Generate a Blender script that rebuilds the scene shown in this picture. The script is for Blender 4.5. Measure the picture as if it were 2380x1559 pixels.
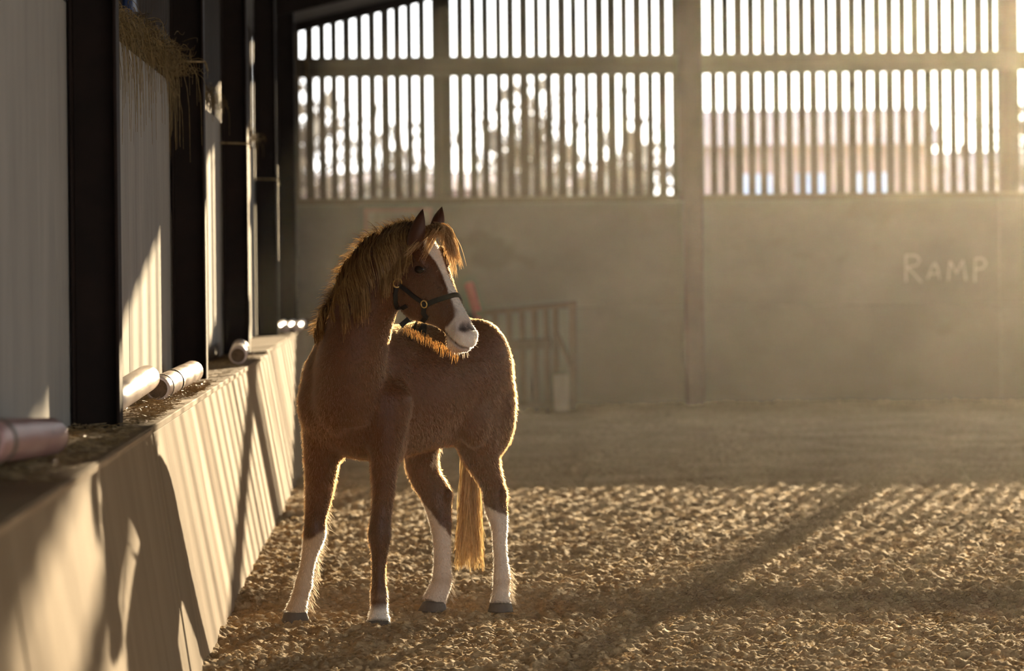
import bpy, bmesh, math, random
import numpy as np
from mathutils import Vector, Matrix

random.seed(7)
RNG = np.random.default_rng(11)
for o in list(bpy.data.objects):
    bpy.data.objects.remove(o)
SC = bpy.context.scene
COL = SC.collection

# ------------------------------------------------------------------ camera, sky, sun, exposure
FPX = 8925.0                      # focal length in pixels of the 2380 wide frame (135 mm on 36 mm)
PX0, PY0 = 941.0, 618.0           # where the left wall vanishes
CAM_Z = 1.42
ROLL = 0.0105
CR, SR = math.cos(ROLL), math.sin(ROLL)


def at(px, py, d):
    """point of the hall seen at pixel (px, py) when it stands d metres in front of the lens"""
    dx, dy = px - PX0, py - PY0
    u = dx * CR - dy * SR
    v = dx * SR + dy * CR
    return Vector((u * d / FPX, d, CAM_Z - v * d / FPX))


cam_d = bpy.data.cameras.new('camera')
cam_d.sensor_width = 36.0
cam_d.lens = FPX / 2380.0 * 36.0
cam_d.shift_x = (1190.0 - PX0) / 2380.0
cam_d.shift_y = -(779.5 - PY0) / 2380.0
cam_d.clip_start = 0.1
cam_d.clip_end = 900.0
cam_d.dof.use_dof = True
cam_d.dof.focus_distance = 15.1
cam_d.dof.aperture_fstop = 3.6
cam = bpy.data.objects.new('camera', cam_d)
COL.objects.link(cam)
m = Matrix(((CR, SR, 0, 0), (0, 0, -1, 0), (-SR, CR, 0, CAM_Z), (0, 0, 0, 1)))
cam.matrix_world = m
SC.camera = cam

SUN_AZ = 0.222                    # tangent of the bearing to the right of straight ahead
SUN_EL = 0.1565                    # tangent of the height above the horizon
world = bpy.data.worlds.new('sky')
SC.world = world
world.use_nodes = True
wn = world.node_tree
wn.nodes.clear()
w_out = wn.nodes.new('ShaderNodeOutputWorld')
w_bg = wn.nodes.new('ShaderNodeBackground')
w_mix = wn.nodes.new('ShaderNodeMix')
w_mix.data_type = 'RGBA'
w_geo = wn.nodes.new('ShaderNodeTexCoord')
w_sep = wn.nodes.new('ShaderNodeSeparateXYZ')
w_map = wn.nodes.new('ShaderNodeMapRange')
w_map.inputs[1].default_value = 0.0
w_map.inputs[2].default_value = 0.7
wn.links.new(w_geo.outputs['Generated'], w_sep.inputs[0])
wn.links.new(w_sep.outputs['Z'], w_map.inputs[0])
wn.links.new(w_map.outputs[0], w_mix.inputs['Factor'])
w_mix.inputs['A'].default_value = (1.0, 0.985, 0.95, 1)
w_mix.inputs['B'].default_value = (0.74, 0.85, 1.0, 1)
wn.links.new(w_mix.outputs['Result'], w_bg.inputs['Color'])
w_bg.inputs['Strength'].default_value = 3.7
wn.links.new(w_bg.outputs[0], w_out.inputs['Surface'])

sun_d = bpy.data.lights.new('sun', 'SUN')
sun_d.energy = 28.0
sun_d.angle = math.radians(0.30)
sun_d.color = (1.0, 0.765, 0.47)
sun = bpy.data.objects.new('sun', sun_d)
COL.objects.link(sun)
sun.rotation_euler = Vector((SUN_AZ, 1.0, SUN_EL)).to_track_quat('Z', 'Y').to_euler()

vs = SC.view_settings
vs.view_transform = 'Standard'
vs.look = 'None'
vs.exposure = 0.0
vs.gamma = 1.0
vs.use_curve_mapping = False
SC.cycles.use_denoising = True
SC.cycles.max_bounces = 8
SC.cycles.diffuse_bounces = 4
SC.cycles.volume_bounces = 0
SC.cycles.sample_clamp_indirect = 6.0
SC.cycles.caustics_reflective = False
SC.cycles.caustics_refractive = False

# ------------------------------------------------------------------ noise in numpy
_P = np.random.default_rng(3).permutation(256)
_P = np.concatenate([_P, _P, _P])
_G = np.random.default_rng(4).normal(size=(256, 2))
_G /= np.linalg.norm(_G, axis=1)[:, None]


def noise2(x, y):
    xi = np.floor(x).astype(int)
    yi = np.floor(y).astype(int)
    xf, yf = x - xi, y - yi
    xi &= 255
    yi &= 255
    u = xf * xf * xf * (xf * (xf * 6 - 15) + 10)
    v = yf * yf * yf * (yf * (yf * 6 - 15) + 10)

    def g(ix, iy, fx, fy):
        h = _P[_P[ix & 255] + (iy & 255)]
        return _G[h, 0] * fx + _G[h, 1] * fy
    a = g(xi, yi, xf, yf)
    b = g(xi + 1, yi, xf - 1, yf)
    c = g(xi, yi + 1, xf, yf - 1)
    d = g(xi + 1, yi + 1, xf - 1, yf - 1)
    return (a + (b - a) * u) * (1 - v) + (c + (d - c) * u) * v


# ------------------------------------------------------------------ helpers
def link(o, parent=None):
    COL.objects.link(o)
    if parent is not None:
        o.parent = parent
    return o


def mesh_obj(name, verts, faces, mat, parent=None, smooth=False):
    me = bpy.data.meshes.new(name)
    me.from_pydata([tuple(v) for v in verts], [], faces)
    me.update()
    if mat is not None:
        me.materials.append(mat)
    if smooth:
        me.polygons.foreach_set('use_smooth', [True] * len(me.polygons))
    return link(bpy.data.objects.new(name, me), parent)


def tag(o, label=None, cat=None, group=None, kind=None):
    if label:
        o['label'] = label
    if cat:
        o['category'] = cat
    if group:
        o['group'] = group
    if kind:
        o['kind'] = kind
    return o


def empty(name, loc, label=None, cat=None, group=None):
    o = bpy.data.objects.new(name, None)
    o.location = loc
    o.empty_display_size = 0.1
    link(o)
    tag(o, label, cat, group)
    bpy.context.view_layer.update()
    return o


def box_data(x0, x1, y0, y1, z0, z1, bev=0.0):
    bm = bmesh.new()
    bmesh.ops.create_cube(bm, size=1.0)
    for v in bm.verts:
        v.co = Vector((x0 + (v.co.x + .5) * (x1 - x0), y0 + (v.co.y + .5) * (y1 - y0), z0 + (v.co.z + .5) * (z1 - z0)))
    if bev > 0:
        bmesh.ops.bevel(bm, geom=list(bm.edges), offset=bev, segments=1, affect='EDGES', profile=0.5)
    return bm


def bm_obj(name, bm, mat, parent=None, smooth=False):
    me = bpy.data.meshes.new(name)
    bm.to_mesh(me)
    bm.free()
    me.materials.append(mat)
    if smooth:
        me.polygons.foreach_set('use_smooth', [True] * len(me.polygons))
    o = link(bpy.data.objects.new(name, me), None)
    if parent is not None:
        o.parent = parent
        o.matrix_parent_inverse = Matrix.Translation(-parent.location) if parent.type == 'EMPTY' else Matrix.Identity(4)
    return o


def box(name, x0, x1, y0, y1, z0, z1, mat, parent=None, bev=0.004):
    return bm_obj(name, box_data(x0, x1, y0, y1, z0, z1, bev), mat, parent)


def tube_mesh(paths, radius, sides=3, taper=0.35):
    """many thin strands as tubes; paths: list of (n,3) arrays; radius scalar or list"""
    V, F = [], []
    base = 0
    for i, p in enumerate(paths):
        p = np.asarray(p, float)
        n = len(p)
        r = radius[i] if hasattr(radius, '__len__') else radius
        t = np.gradient(p, axis=0)
        t /= np.linalg.norm(t, axis=1)[:, None] + 1e-9
        ref = np.array([0.31, 0.87, 0.39])
        a = np.cross(t, ref)
        a /= np.linalg.norm(a, axis=1)[:, None] + 1e-9
        b = np.cross(t, a)
        rr = r * (1 - (1 - taper) * np.linspace(0, 1, n) ** 1.5)
        ang = np.arange(sides) * 2 * math.pi / sides
        ring = p[:, None, :] + rr[:, None, None] * (np.cos(ang)[None, :, None] * a[:, None, :] + np.sin(ang)[None, :, None] * b[:, None, :])
        V.append(ring.reshape(-1, 3))
        for k in range(n - 1):
            for s in range(sides):
                s2 = (s + 1) % sides
                F.append((base + k * sides + s, base + k * sides + s2, base + (k + 1) * sides + s2, base + (k + 1) * sides + s))
        base += n * sides
    return np.concatenate(V), F


def ribbon_mesh(paths, radius, taper=.35):
    """flat strands, one quad wide, twisting at random"""
    n = len(paths[0])
    Pn = np.array(paths, float)
    k = len(Pn)
    r = np.broadcast_to(np.asarray(radius, float), (k,))
    t = np.gradient(Pn, axis=1)
    t /= np.linalg.norm(t, axis=2, keepdims=True) + 1e-9
    ref = np.array([[0, 1.0, 0]]) + RNG.normal(0, .45, (k, 3))
    a = np.cross(t, ref[:, None, :])
    a /= np.linalg.norm(a, axis=2, keepdims=True) + 1e-9
    rr = r[:, None] * (1 - (1 - taper) * np.linspace(0, 1, n)[None, :] ** 1.5)
    V = np.stack([Pn - a * rr[..., None], Pn + a * rr[..., None]], 2).reshape(-1, 3)
    i = (np.arange(k)[:, None] * n + np.arange(n - 1)[None, :]).ravel() * 2
    F = np.stack([i, i + 1, i + 3, i + 2], 1)
    return V, [tuple(q) for q in F.tolist()], 2 * n


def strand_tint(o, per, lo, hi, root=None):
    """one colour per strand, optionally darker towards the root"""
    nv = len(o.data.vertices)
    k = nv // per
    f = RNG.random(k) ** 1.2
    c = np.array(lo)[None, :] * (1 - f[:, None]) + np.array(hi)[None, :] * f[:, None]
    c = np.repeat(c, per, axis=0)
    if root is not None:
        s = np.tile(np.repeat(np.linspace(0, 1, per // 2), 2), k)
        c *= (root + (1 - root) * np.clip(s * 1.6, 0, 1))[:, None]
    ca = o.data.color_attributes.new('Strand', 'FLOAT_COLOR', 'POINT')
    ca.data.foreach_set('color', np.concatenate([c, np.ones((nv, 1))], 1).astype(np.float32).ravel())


def cyl_bm(p0, p1, r0, r1=None, seg=20, bev=0.0, bm=None, rings=1, wob=0.0):
    """a solid round bar between two points (rounded rims when bev > 0)"""
    r1 = r0 if r1 is None else r1
    bm = bm or bmesh.new()
    p0, p1 = Vector(p0), Vector(p1)
    d = (p1 - p0)
    L = d.length
    q = d.to_track_quat('Z', 'Y')
    st = []
    if bev > 0:
        st += [(0, r0 - bev), (bev * .3, r0 - bev * .3), (bev, r0)]
    else:
        st += [(0, r0)]
    for k in range(1, rings):
        f = k / rings
        st.append((L * f, (r0 + (r1 - r0) * f) * (1 + wob * (random.random() - .5))))
    if bev > 0:
        st += [(L - bev, r1), (L - bev * .3, r1 - bev * .3), (L, r1 - bev)]
    else:
        st += [(L, r1)]
    prev = None
    first = None
    for (h, r) in st:
        ring = [bm.verts.new(p0 + q @ Vector((r * math.cos(a), r * math.sin(a), h))) for a in [2 * math.pi * i / seg for i in range(seg)]]
        if prev:
            for i in range(seg):
                bm.faces.new((prev[i], prev[(i + 1) % seg], ring[(i + 1) % seg], ring[i]))
        else:
            first = ring
        prev = ring
    bm.faces.new(list(reversed(first)))
    bm.faces.new(prev)
    return bm


# ------------------------------------------------------------------ materials
def mat_new(name):
    mt = bpy.data.materials.new(name)
    mt.use_nodes = True
    nt = mt.node_tree
    nt.nodes.clear()
    out = nt.nodes.new('ShaderNodeOutputMaterial')
    b = nt.nodes.new('ShaderNodeBsdfPrincipled')
    nt.links.new(b.outputs[0], out.inputs[0])
    return mt, nt, b


def rough_mat(name, c1, c2, scale=8.0, stretch=(1, 1, 1), rough=0.8, bump=0.2, bscale=60.0, spots=None, metal=0.0, spec=0.3, jitter=0.0):
    """two colours mixed by noise (stretched for grain), fine bump, optional dark flecks"""
    mt, nt, b = mat_new(name)
    N, L = nt.nodes, nt.links
    tc = N.new('ShaderNodeTexCoord')
    mp = N.new('ShaderNodeMapping')
    mp.inputs['Scale'].default_value = stretch
    L.new(tc.outputs['Object'], mp.inputs[0])
    n1 = N.new('ShaderNodeTexNoise')
    n1.inputs['Scale'].default_value = scale
    n1.inputs['Detail'].default_value = 6
    n1.inputs['Roughness'].default_value = 0.62
    L.new(mp.outputs[0], n1.inputs['Vector'])
    rp = N.new('ShaderNodeValToRGB')
    rp.color_ramp.elements[0].position = 0.32
    rp.color_ramp.elements[0].color = (*c1, 1)
    rp.color_ramp.elements[1].position = 0.68
    rp.color_ramp.elements[1].color = (*c2, 1)
    L.new(n1.outputs['Fac'], rp.inputs[0])
    col = rp.outputs[0]
    if spots:
        n3 = N.new('ShaderNodeTexNoise')
        n3.inputs['Scale'].default_value = spots[1]
        n3.inputs['Detail'].default_value = 3
        L.new(mp.outputs[0], n3.inputs['Vector'])
        r3 = N.new('ShaderNodeValToRGB')
        r3.color_ramp.elements[0].position = spots[2]
        r3.color_ramp.elements[0].color = (0, 0, 0, 1)
        r3.color_ramp.elements[1].position = spots[2] + 0.06
        r3.color_ramp.elements[1].color = (1, 1, 1, 1)
        L.new(n3.outputs['Fac'], r3.inputs[0])
        mx = N.new('ShaderNodeMix')
        mx.data_type = 'RGBA'
        L.new(r3.outputs[0], mx.inputs['Factor'])
        L.new(col, mx.inputs['A'])
        mx.inputs['B'].default_value = (*spots[0], 1)
        col = mx.outputs['Result']
    if jitter:
        oi = N.new('ShaderNodeObjectInfo')
        mr = N.new('ShaderNodeMapRange')
        mr.inputs[3].default_value = 1 - jitter
        mr.inputs[4].default_value = 1 + jitter
        L.new(oi.outputs['Random'], mr.inputs[0])
        hs = N.new('ShaderNodeHueSaturation')
        L.new(mr.outputs[0], hs.inputs['Value'])
        L.new(col, hs.inputs['Color'])
        col = hs.outputs[0]
    L.new(col, b.inputs['Base Color'])
    b.inputs['Roughness'].default_value = rough
    b.inputs['Metallic'].default_value = metal
    b.inputs['Specular IOR Level'].default_value = spec
    if bump:
        n2 = N.new('ShaderNodeTexNoise')
        n2.inputs['Scale'].default_value = bscale
        n2.inputs['Detail'].default_value = 5
        L.new(mp.outputs[0], n2.inputs['Vector'])
        bp = N.new('ShaderNodeBump')
        bp.inputs['Strength'].default_value = bump
        bp.inputs['Distance'].default_value = 0.01
        L.new(n2.outputs['Fac'], bp.inputs['Height'])
        L.new(bp.outputs[0], b.inputs['Normal'])
    return mt


M = {}
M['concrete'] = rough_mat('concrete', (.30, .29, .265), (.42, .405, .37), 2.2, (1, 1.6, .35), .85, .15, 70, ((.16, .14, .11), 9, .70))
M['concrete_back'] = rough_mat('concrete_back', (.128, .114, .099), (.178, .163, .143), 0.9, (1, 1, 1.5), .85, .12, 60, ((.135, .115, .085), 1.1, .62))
def splash(mt, z1, colr):
    """sand splashed against the foot of a wall: brown, uneven upper edge"""
    nt = mt.node_tree
    N, L = nt.nodes, nt.links
    b = [n for n in N if n.type == 'BSDF_PRINCIPLED'][0]
    src = b.inputs['Base Color'].links[0].from_socket
    g = N.new('ShaderNodeNewGeometry')
    sp = N.new('ShaderNodeSeparateXYZ')
    L.new(g.outputs['Position'], sp.inputs[0])
    nz = N.new('ShaderNodeTexNoise')
    nz.inputs['Scale'].default_value = 1.4
    nz.inputs['Detail'].default_value = 5
    L.new(g.outputs['Position'], nz.inputs['Vector'])
    ad = N.new('ShaderNodeMath')
    ad.operation = 'MULTIPLY_ADD'
    L.new(nz.outputs['Fac'], ad.inputs[0])
    ad.inputs[1].default_value = -1.1
    L.new(sp.outputs['Z'], ad.inputs[2])
    mr = N.new('ShaderNodeMapRange')
    L.new(ad.outputs[0], mr.inputs[0])
    mr.inputs[1].default_value = -.55
    mr.inputs[2].default_value = z1 - .55
    mr.inputs[3].default_value = .85
    mr.inputs[4].default_value = 0
    mx = N.new('ShaderNodeMix')
    mx.data_type = 'RGBA'
    L.new(mr.outputs[0], mx.inputs['Factor'])
    L.new(src, mx.inputs['A'])
    mx.inputs['B'].default_value = (*colr, 1)
    L.new(mx.outputs['Result'], b.inputs['Base Color'])


splash(M['concrete_back'], 1.2, (.125, .094, .055))
M['plywood'] = rough_mat('plywood', (.265, .19, .11), (.36, .265, .16), 1.6, (1, 3.2, .3), .85, .03, 30, ((.17, .09, .045), 11, .70), spec=.12, jitter=.06)
M['plyedge'] = rough_mat('ply_edge', (.30, .20, .11), (.52, .38, .22), 20, (1, .1, 6), .8, .1)
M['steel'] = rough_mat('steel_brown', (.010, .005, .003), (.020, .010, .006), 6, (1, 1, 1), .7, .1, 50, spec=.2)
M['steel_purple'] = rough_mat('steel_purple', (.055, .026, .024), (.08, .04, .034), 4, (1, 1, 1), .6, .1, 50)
M['slat'] = rough_mat('weathered_board', (.06, .047, .03), (.11, .088, .058), 5, (3, 3, .35), .85, .15, 60, jitter=.15)
M['rail'] = rough_mat('rail_wood', (.10, .08, .05), (.16, .13, .085), 5, (.3, 3, 3), .85, .15, 60)
M['cladding'] = rough_mat('dark_cladding', (.035, .024, .016), (.06, .042, .028), 4, (1, 1, .4), .7, .1)
M['roof'] = rough_mat('roof_sheet', (.10, .09, .08), (.16, .145, .13), 1.2, (1, .3, 1), .8, .1)
M['pole'] = rough_mat('pole_paint', (.60, .47, .40), (.76, .64, .56), 6, (2, .4, 2), .38, .15, 40, ((.30, .20, .14), 14, .68), spec=.5)
M['pole_pink'] = rough_mat('pole_pink', (.36, .20, .19), (.50, .31, .29), 6, (2, .4, 2), .35, .15, 40, ((.2, .12, .1), 14, .70), spec=.5)
M['pole_end'] = rough_mat('pole_end', (.10, .065, .035), (.20, .13, .075), 30, (1, 1, 1), .9, .2)
M['tape'] = rough_mat('tape', (.10, .085, .06), (.18, .15, .11), 20, (1, 1, 1), .5, .1)
M['redpaint'] = rough_mat('red_paint', (.45, .045, .05), (.58, .07, .07), 8, (1, 1, 1), .5, .05)
M['oldwood'] = rough_mat('old_wood', (.07, .047, .027), (.12, .082, .05), 7, (3, 3, .5), .8, .2)
M['palewood'] = rough_mat('pale_wood', (.28, .23, .18), (.36, .30, .25), 7, (3, 3, .5), .8, .2)
M['frame'] = rough_mat('frame_paint', (.26, .15, .13), (.34, .20, .17), 8, (1, 1, 1), .6, .05)
M['blue'] = rough_mat('blue_plastic', (.035, .06, .15), (.05, .085, .20), 5, (1, 1, 1), .45, .02)
M['chalk'] = rough_mat('chalk', (.22, .21, .19), (.33, .32, .295), 14, (1, 1, 1), .95, 0)
M['outground'] = rough_mat('yard_ground', (.22, .18, .15), (.30, .25, .21), .6, (1, 1, 1), .9, 0)
M['houseW'] = rough_mat('house_render', (.27, .195, .165), (.33, .245, .21), .5, (1, 1, 1), .8, 0)
M['houseR'] = rough_mat('house_roof', (.24, .18, .15), (.30, .22, .19), 1, (1, 1, 1), .8, 0)
M['houseG'] = rough_mat('house_glass', (.30, .39, .52), (.38, .47, .60), 1, (1, 1, 1), .3, 0)
M['bark'] = rough_mat('bark', (.10, .075, .055), (.18, .14, .10), 6, (1, 1, .3), .9, .3)
M['leafout'] = rough_mat('tree_leaf', (.20, .16, .11), (.32, .26, .18), 2, (1, 1, 1), .8, 0)
M['hoof'] = rough_mat('hoof_horn', (.075, .06, .05), (.14, .115, .095), 12, (1, 1, .3), .55, .15, 60)
M['leather'] = rough_mat('black_leather', (.008, .007, .006), (.015, .013, .012), 30, (1, 1, 1), .6, .1, 200, spec=.18)
M['brass'] = rough_mat('brass', (.62, .42, .12), (.75, .52, .18), 20, (1, 1, 1), .3, 0, metal=1.0)
M['eye'] = rough_mat('horse_eye', (.010, .006, .004), (.02, .012, .008), 20, (1, 1, 1), .08, 0, spec=.6)


def sand_mat():
    mt, nt, b = mat_new('sand')
    N, L = nt.nodes, nt.links
    tc = N.new('ShaderNodeTexCoord')
    n1 = N.new('ShaderNodeTexNoise')
    n1.inputs['Scale'].default_value = 1.3
    n1.inputs['Detail'].default_value = 4
    n2 = N.new('ShaderNodeTexNoise')
    n2.inputs['Scale'].default_value = 38
    n2.inputs['Detail'].default_value = 6
    n2.inputs['Roughness'].default_value = .7
    L.new(tc.outputs['Object'], n1.inputs['Vector'])
    L.new(tc.outputs['Object'], n2.inputs['Vector'])
    r1 = N.new('ShaderNodeValToRGB')
    r1.color_ramp.elements[0].position = .35
    r1.color_ramp.elements[0].color = (.50, .365, .20, 1)
    r1.color_ramp.elements[1].position = .65
    r1.color_ramp.elements[1].color = (.66, .495, .285, 1)
    L.new(n1.outputs['Fac'], r1.inputs[0])
    r2 = N.new('ShaderNodeValToRGB')
    r2.color_ramp.elements[0].position = .30
    r2.color_ramp.elements[0].color = (.55, .52, .5, 1)
    r2.color_ramp.elements[1].position = .60
    r2.color_ramp.elements[1].color = (1.1, 1.1, 1.1, 1)
    L.new(n2.outputs['Fac'], r2.inputs[0])
    mx = N.new('ShaderNodeMix')
    mx.data_type = 'RGBA'
    mx.blend_type = 'MULTIPLY'
    mx.inputs['Factor'].default_value = 1
    L.new(r1.outputs[0], mx.inputs['A'])
    L.new(r2.outputs[0], mx.inputs['B'])
    L.new(mx.outputs['Result'], b.inputs['Base Color'])
    b.inputs['Roughness'].default_value = .9
    b.inputs['Specular IOR Level'].default_value = .2
    bp = N.new('ShaderNodeBump')
    bp.inputs['Strength'].default_value = .55
    bp.inputs['Distance'].default_value = .012
    L.new(n2.outputs['Fac'], bp.inputs['Height'])
    L.new(bp.outputs[0], b.inputs['Normal'])
    return mt


M['sand'] = sand_mat()


def strand_mat(name, c1, c2, trans=.5, rough=.45):
    """thin dry or hairy strands: part reflects, part lets light through"""
    mt, nt, b = mat_new(name)
    N, L = nt.nodes, nt.links
    out = [n for n in N if n.type == 'OUTPUT_MATERIAL'][0]
    tc = N.new('ShaderNodeTexCoord')
    n1 = N.new('ShaderNodeTexNoise')
    n1.inputs['Scale'].default_value = 45
    L.new(tc.outputs['Object'], n1.inputs['Vector'])
    r1 = N.new('ShaderNodeValToRGB')
    r1.color_ramp.elements[0].position = .35
    r1.color_ramp.elements[0].color = (*c1, 1)
    r1.color_ramp.elements[1].position = .65
    r1.color_ramp.elements[1].color = (*c2, 1)
    L.new(n1.outputs['Fac'], r1.inputs[0])
    L.new(r1.outputs[0], b.inputs['Base Color'])
    b.inputs['Roughness'].default_value = rough
    b.inputs['Specular IOR Level'].default_value = .4
    t = N.new('ShaderNodeBsdfTranslucent')
    L.new(r1.outputs[0], t.inputs['Color'])
    mx = N.new('ShaderNodeMixShader')
    mx.inputs[0].default_value = trans
    L.new(b.outputs[0], mx.inputs[1])
    L.new(t.outputs[0], mx.inputs[2])
    L.new(mx.outputs[0], out.inputs[0])
    return mt


def hair_mat(name, trans=.5, rough=.4):
    mt, nt, b = mat_new(name)
    N, L = nt.nodes, nt.links
    out = [n for n in N if n.type == 'OUTPUT_MATERIAL'][0]
    a = N.new('ShaderNodeAttribute')
    a.attribute_name = 'Strand'
    L.new(a.outputs['Color'], b.inputs['Base Color'])
    b.inputs['Roughness'].default_value = rough
    b.inputs['Specular IOR Level'].default_value = .4
    t = N.new('ShaderNodeBsdfTranslucent')
    L.new(a.outputs['Color'], t.inputs['Color'])
    mx = N.new('ShaderNodeMixShader')
    mx.inputs[0].default_value = trans
    L.new(b.outputs[0], mx.inputs[1])
    L.new(t.outputs[0], mx.inputs[2])
    L.new(mx.outputs[0], out.inputs[0])
    return mt


M['hay'] = strand_mat('hay', (.22, .155, .065), (.40, .29, .13), .35, .6)
M['straw'] = strand_mat('straw', (.26, .18, .085), (.52, .39, .20), .3, .5)
M['fibre'] = strand_mat('sand_fibre', (.36, .27, .16), (.58, .45, .28), .3, .7)
M['mane'] = hair_mat('mane_hair', .55)
M['tail'] = hair_mat('tail_hair', .6)
M['whitehair'] = hair_mat('white_hair', .6)

# ------------------------------------------------------------------ the hall: floor
Y_BACK = 38.0
X_R = 21.0


def floor_height(x, y, fine=1.0):
    h = -.012 + 0.026 * noise2(x * 1.1 + 3, y * .9 + 7) + 0.020 * noise2(x * 3.1, y * 2.7)
    wx, wy = x + .015 * noise2(x * 17, y * 17 + 3), y + .02 * noise2(x * 15 + 9, y * 15)
    for f, a in ((6.0, .007), (14.0, .010), (25.0, .010), (41.0, .008)):
        n = noise2(wx * f + f, wy * f * .82 + 2)
        h += fine * a * (np.clip(n * 2.2, -1, .55) - .1)
    h += fine * 0.010 * noise2(x * 61, y * 42 + 4) * (.7 + noise2(x * 4 + 2, y * 4))
    h += fine * 0.004 * noise2(x * 80, y * 66)
    return h


def build_floor():
    rows = list(np.linspace(-6, 8.0, 24))
    y = 8.06
    while y < 11.5:
        rows.append(y)
        y += .028
    while y < Y_BACK + .05:
        rows.append(y)
        y += .0105 * (y / 12.0) ** 1.45
    rows.append(Y_BACK + .1)
    rows = np.array(rows)
    xr = np.maximum(.168 * rows + .35, 2.0)[:, None]
    xm = (.30 * rows + 2.2)[:, None]
    x0 = -.86
    f1 = np.linspace(0, 1, 430)[None, :]
    f2 = np.linspace(0, 1, 131)[None, 1:]
    f3 = np.linspace(0, 1, 26)[None, 1:]
    X = np.concatenate([np.full((len(rows), 1), -1.3), x0 + f1 * (xr - x0), xr + f2 * (xm - xr), xm + f3 ** 1.6 * (X_R + .2 - xm)], axis=1)
    Y = np.repeat(rows[:, None], X.shape[1], axis=1)
    fine = np.concatenate([np.ones(431), np.full(130, .8), np.zeros(25)])[None, :] * np.clip((Y - 7.9) / .5, 0, 1)
    Z = floor_height(X, Y, fine)
    Z += 0.05 * np.clip((Y - 36.6) / 1.4, 0, 1) ** 2          # sand banked up against the end wall
    Z[:, 0] = 0
    n, mcol = X.shape
    V = np.stack([X, Y, Z], -1).reshape(-1, 3)
    idx = np.arange(n * mcol).reshape(n, mcol)
    Q = np.stack([idx[:-1, :-1], idx[:-1, 1:], idx[1:, 1:], idx[1:, :-1]], -1).reshape(-1, 4)
    me = bpy.data.meshes.new('floor')
    me.vertices.add(len(V))
    me.vertices.foreach_set('co', V.ravel())
    me.loops.add(Q.size)
    me.loops.foreach_set('vertex_index', Q.ravel())
    me.polygons.add(len(Q))
    me.polygons.foreach_set('loop_start', np.arange(0, Q.size, 4))
    me.polygons.foreach_set('loop_total', np.full(len(Q), 4))
    me.update(calc_edges=True)
    me.polygons.foreach_set('use_smooth', np.ones(len(Q), bool))
    me.materials.append(M['sand'])
    o = link(bpy.data.objects.new('floor', me))
    tag(o, kind='structure')
    return o


build_floor()

# loose clods and fibres lying in the sand
def scatter_floor(n, dmin=13.0, dmax=24.0):
    d = dmin * (dmax / dmin) ** RNG.random(n)
    x = -.70 + RNG.random(n) * (.166 * d + .75)
    return x, d


def build_clods():
    bm = bmesh.new()
    bmesh.ops.create_icosphere(bm, subdivisions=1, radius=1)
    v0 = np.array([v.co[:] for v in bm.verts])
    f0 = [tuple(v.index for v in f.verts) for f in bm.faces]
    bm.free()
    n = 5200
    x, y = scatter_floor(n)
    z = floor_height(x, y)
    V, F = [], []
    for i in range(n):
        r = .004 + .013 * RNG.random() ** 3
        v = v0 * (1 + .45 * (RNG.random((len(v0), 1)) - .5)) * np.array([1.3, 1.1, .8]) * r
        a = RNG.random() * 6.28
        c, s = math.cos(a), math.sin(a)
        v = v @ np.array([[c, s, 0], [-s, c, 0], [0, 0, 1]])
        V.append(v + np.array([x[i], y[i], z[i] + r * .3]))
        b = i * len(v0)
        F += [(p + b, q + b, t + b) for p, q, t in f0]
    o = mesh_obj('sand_clods', np.concatenate(V), F, M['sand'], None, True)
    tag(o, 'loose crumbs of sand scattered over the churned arena floor', 'sand', kind='stuff')


build_clods()


def build_fibres():
    n = 5200
    x, y = scatter_floor(n, 13.0, 20.0)
    z = floor_height(x, y)
    P = []
    for i in range(n):
        L = .015 + .05 * RNG.random()
        a = RNG.random() * 6.28
        k = np.linspace(-.5, .5, 4)
        bend = (RNG.random() - .5) * L * .8
        px = x[i] + k * L * math.cos(a) - bend * (k * k * 4 - .5) * math.sin(a) * .5
        py = y[i] + k * L * math.sin(a) + bend * (k * k * 4 - .5) * math.cos(a) * .5
        pz = z[i] + .006 + (RNG.random() * .014) * (1 - 4 * k * k) + k * (RNG.random() - .4) * .02
        P.append(np.stack([px, py, pz], -1))
    V, F = tube_mesh(P, 0.0011, 3, .6)
    o = mesh_obj('sand_fibres', V, F, M['fibre'])
    tag(o, 'pale fibres and straw bits mixed into the sand floor', 'fibre', kind='stuff')


build_fibres()

# ------------------------------------------------------------------ the hall: left wall, kicking boards
COLS = [7.2, 12.84, 18.45, 23.55, 28.85, 33.9]
X_FL = -.958                      # arena face of the columns
X_PAN = -1.125                    # face of the concrete panels
Z_PAN = 2.33
LEDGE = {0: .888, 1: .888, 2: .888, 3: .886, 4: .906, 5: .915, 6: .915}
bays = [(-6.0, COLS[0])] + [(COLS[i], COLS[i + 1]) for i in range(len(COLS) - 1)] + [(COLS[-1], Y_BACK)]

wall_left = box('wall_left', -1.62, -1.50, -6.0, Y_BACK + .1, -.1, 3.95, M['cladding'], None, 0)
tag(wall_left, kind='structure')
# profiled dark sheeting above the panels: shallow ribs
bm = bmesh.new()
for k in range(176):
    y = -5.9 + k * .25
    bb = box_data(-1.50, -1.47, y, y + .10, 2.2, 3.95, 0)
    me_t = bpy.data.meshes.new('t')
    bb.to_mesh(me_t)
    bb.free()
    bm.from_mesh(me_t)
    bpy.data.meshes.remove(me_t)
tag(bm_obj('sheet_rib', bm, M['cladding'], wall_left), kind='stuff')
for i, (a, b) in enumerate(bays):
    mid = (a + b) / 2
    for (y0, y1) in ((a + .09, mid - .004), (mid + .004, b + .04)):
        box('concrete_panel', X_PAN - .16, X_PAN, y0, y1, -.05, Z_PAN + random.uniform(-.01, .01), M['concrete'], wall_left, .008)

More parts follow.
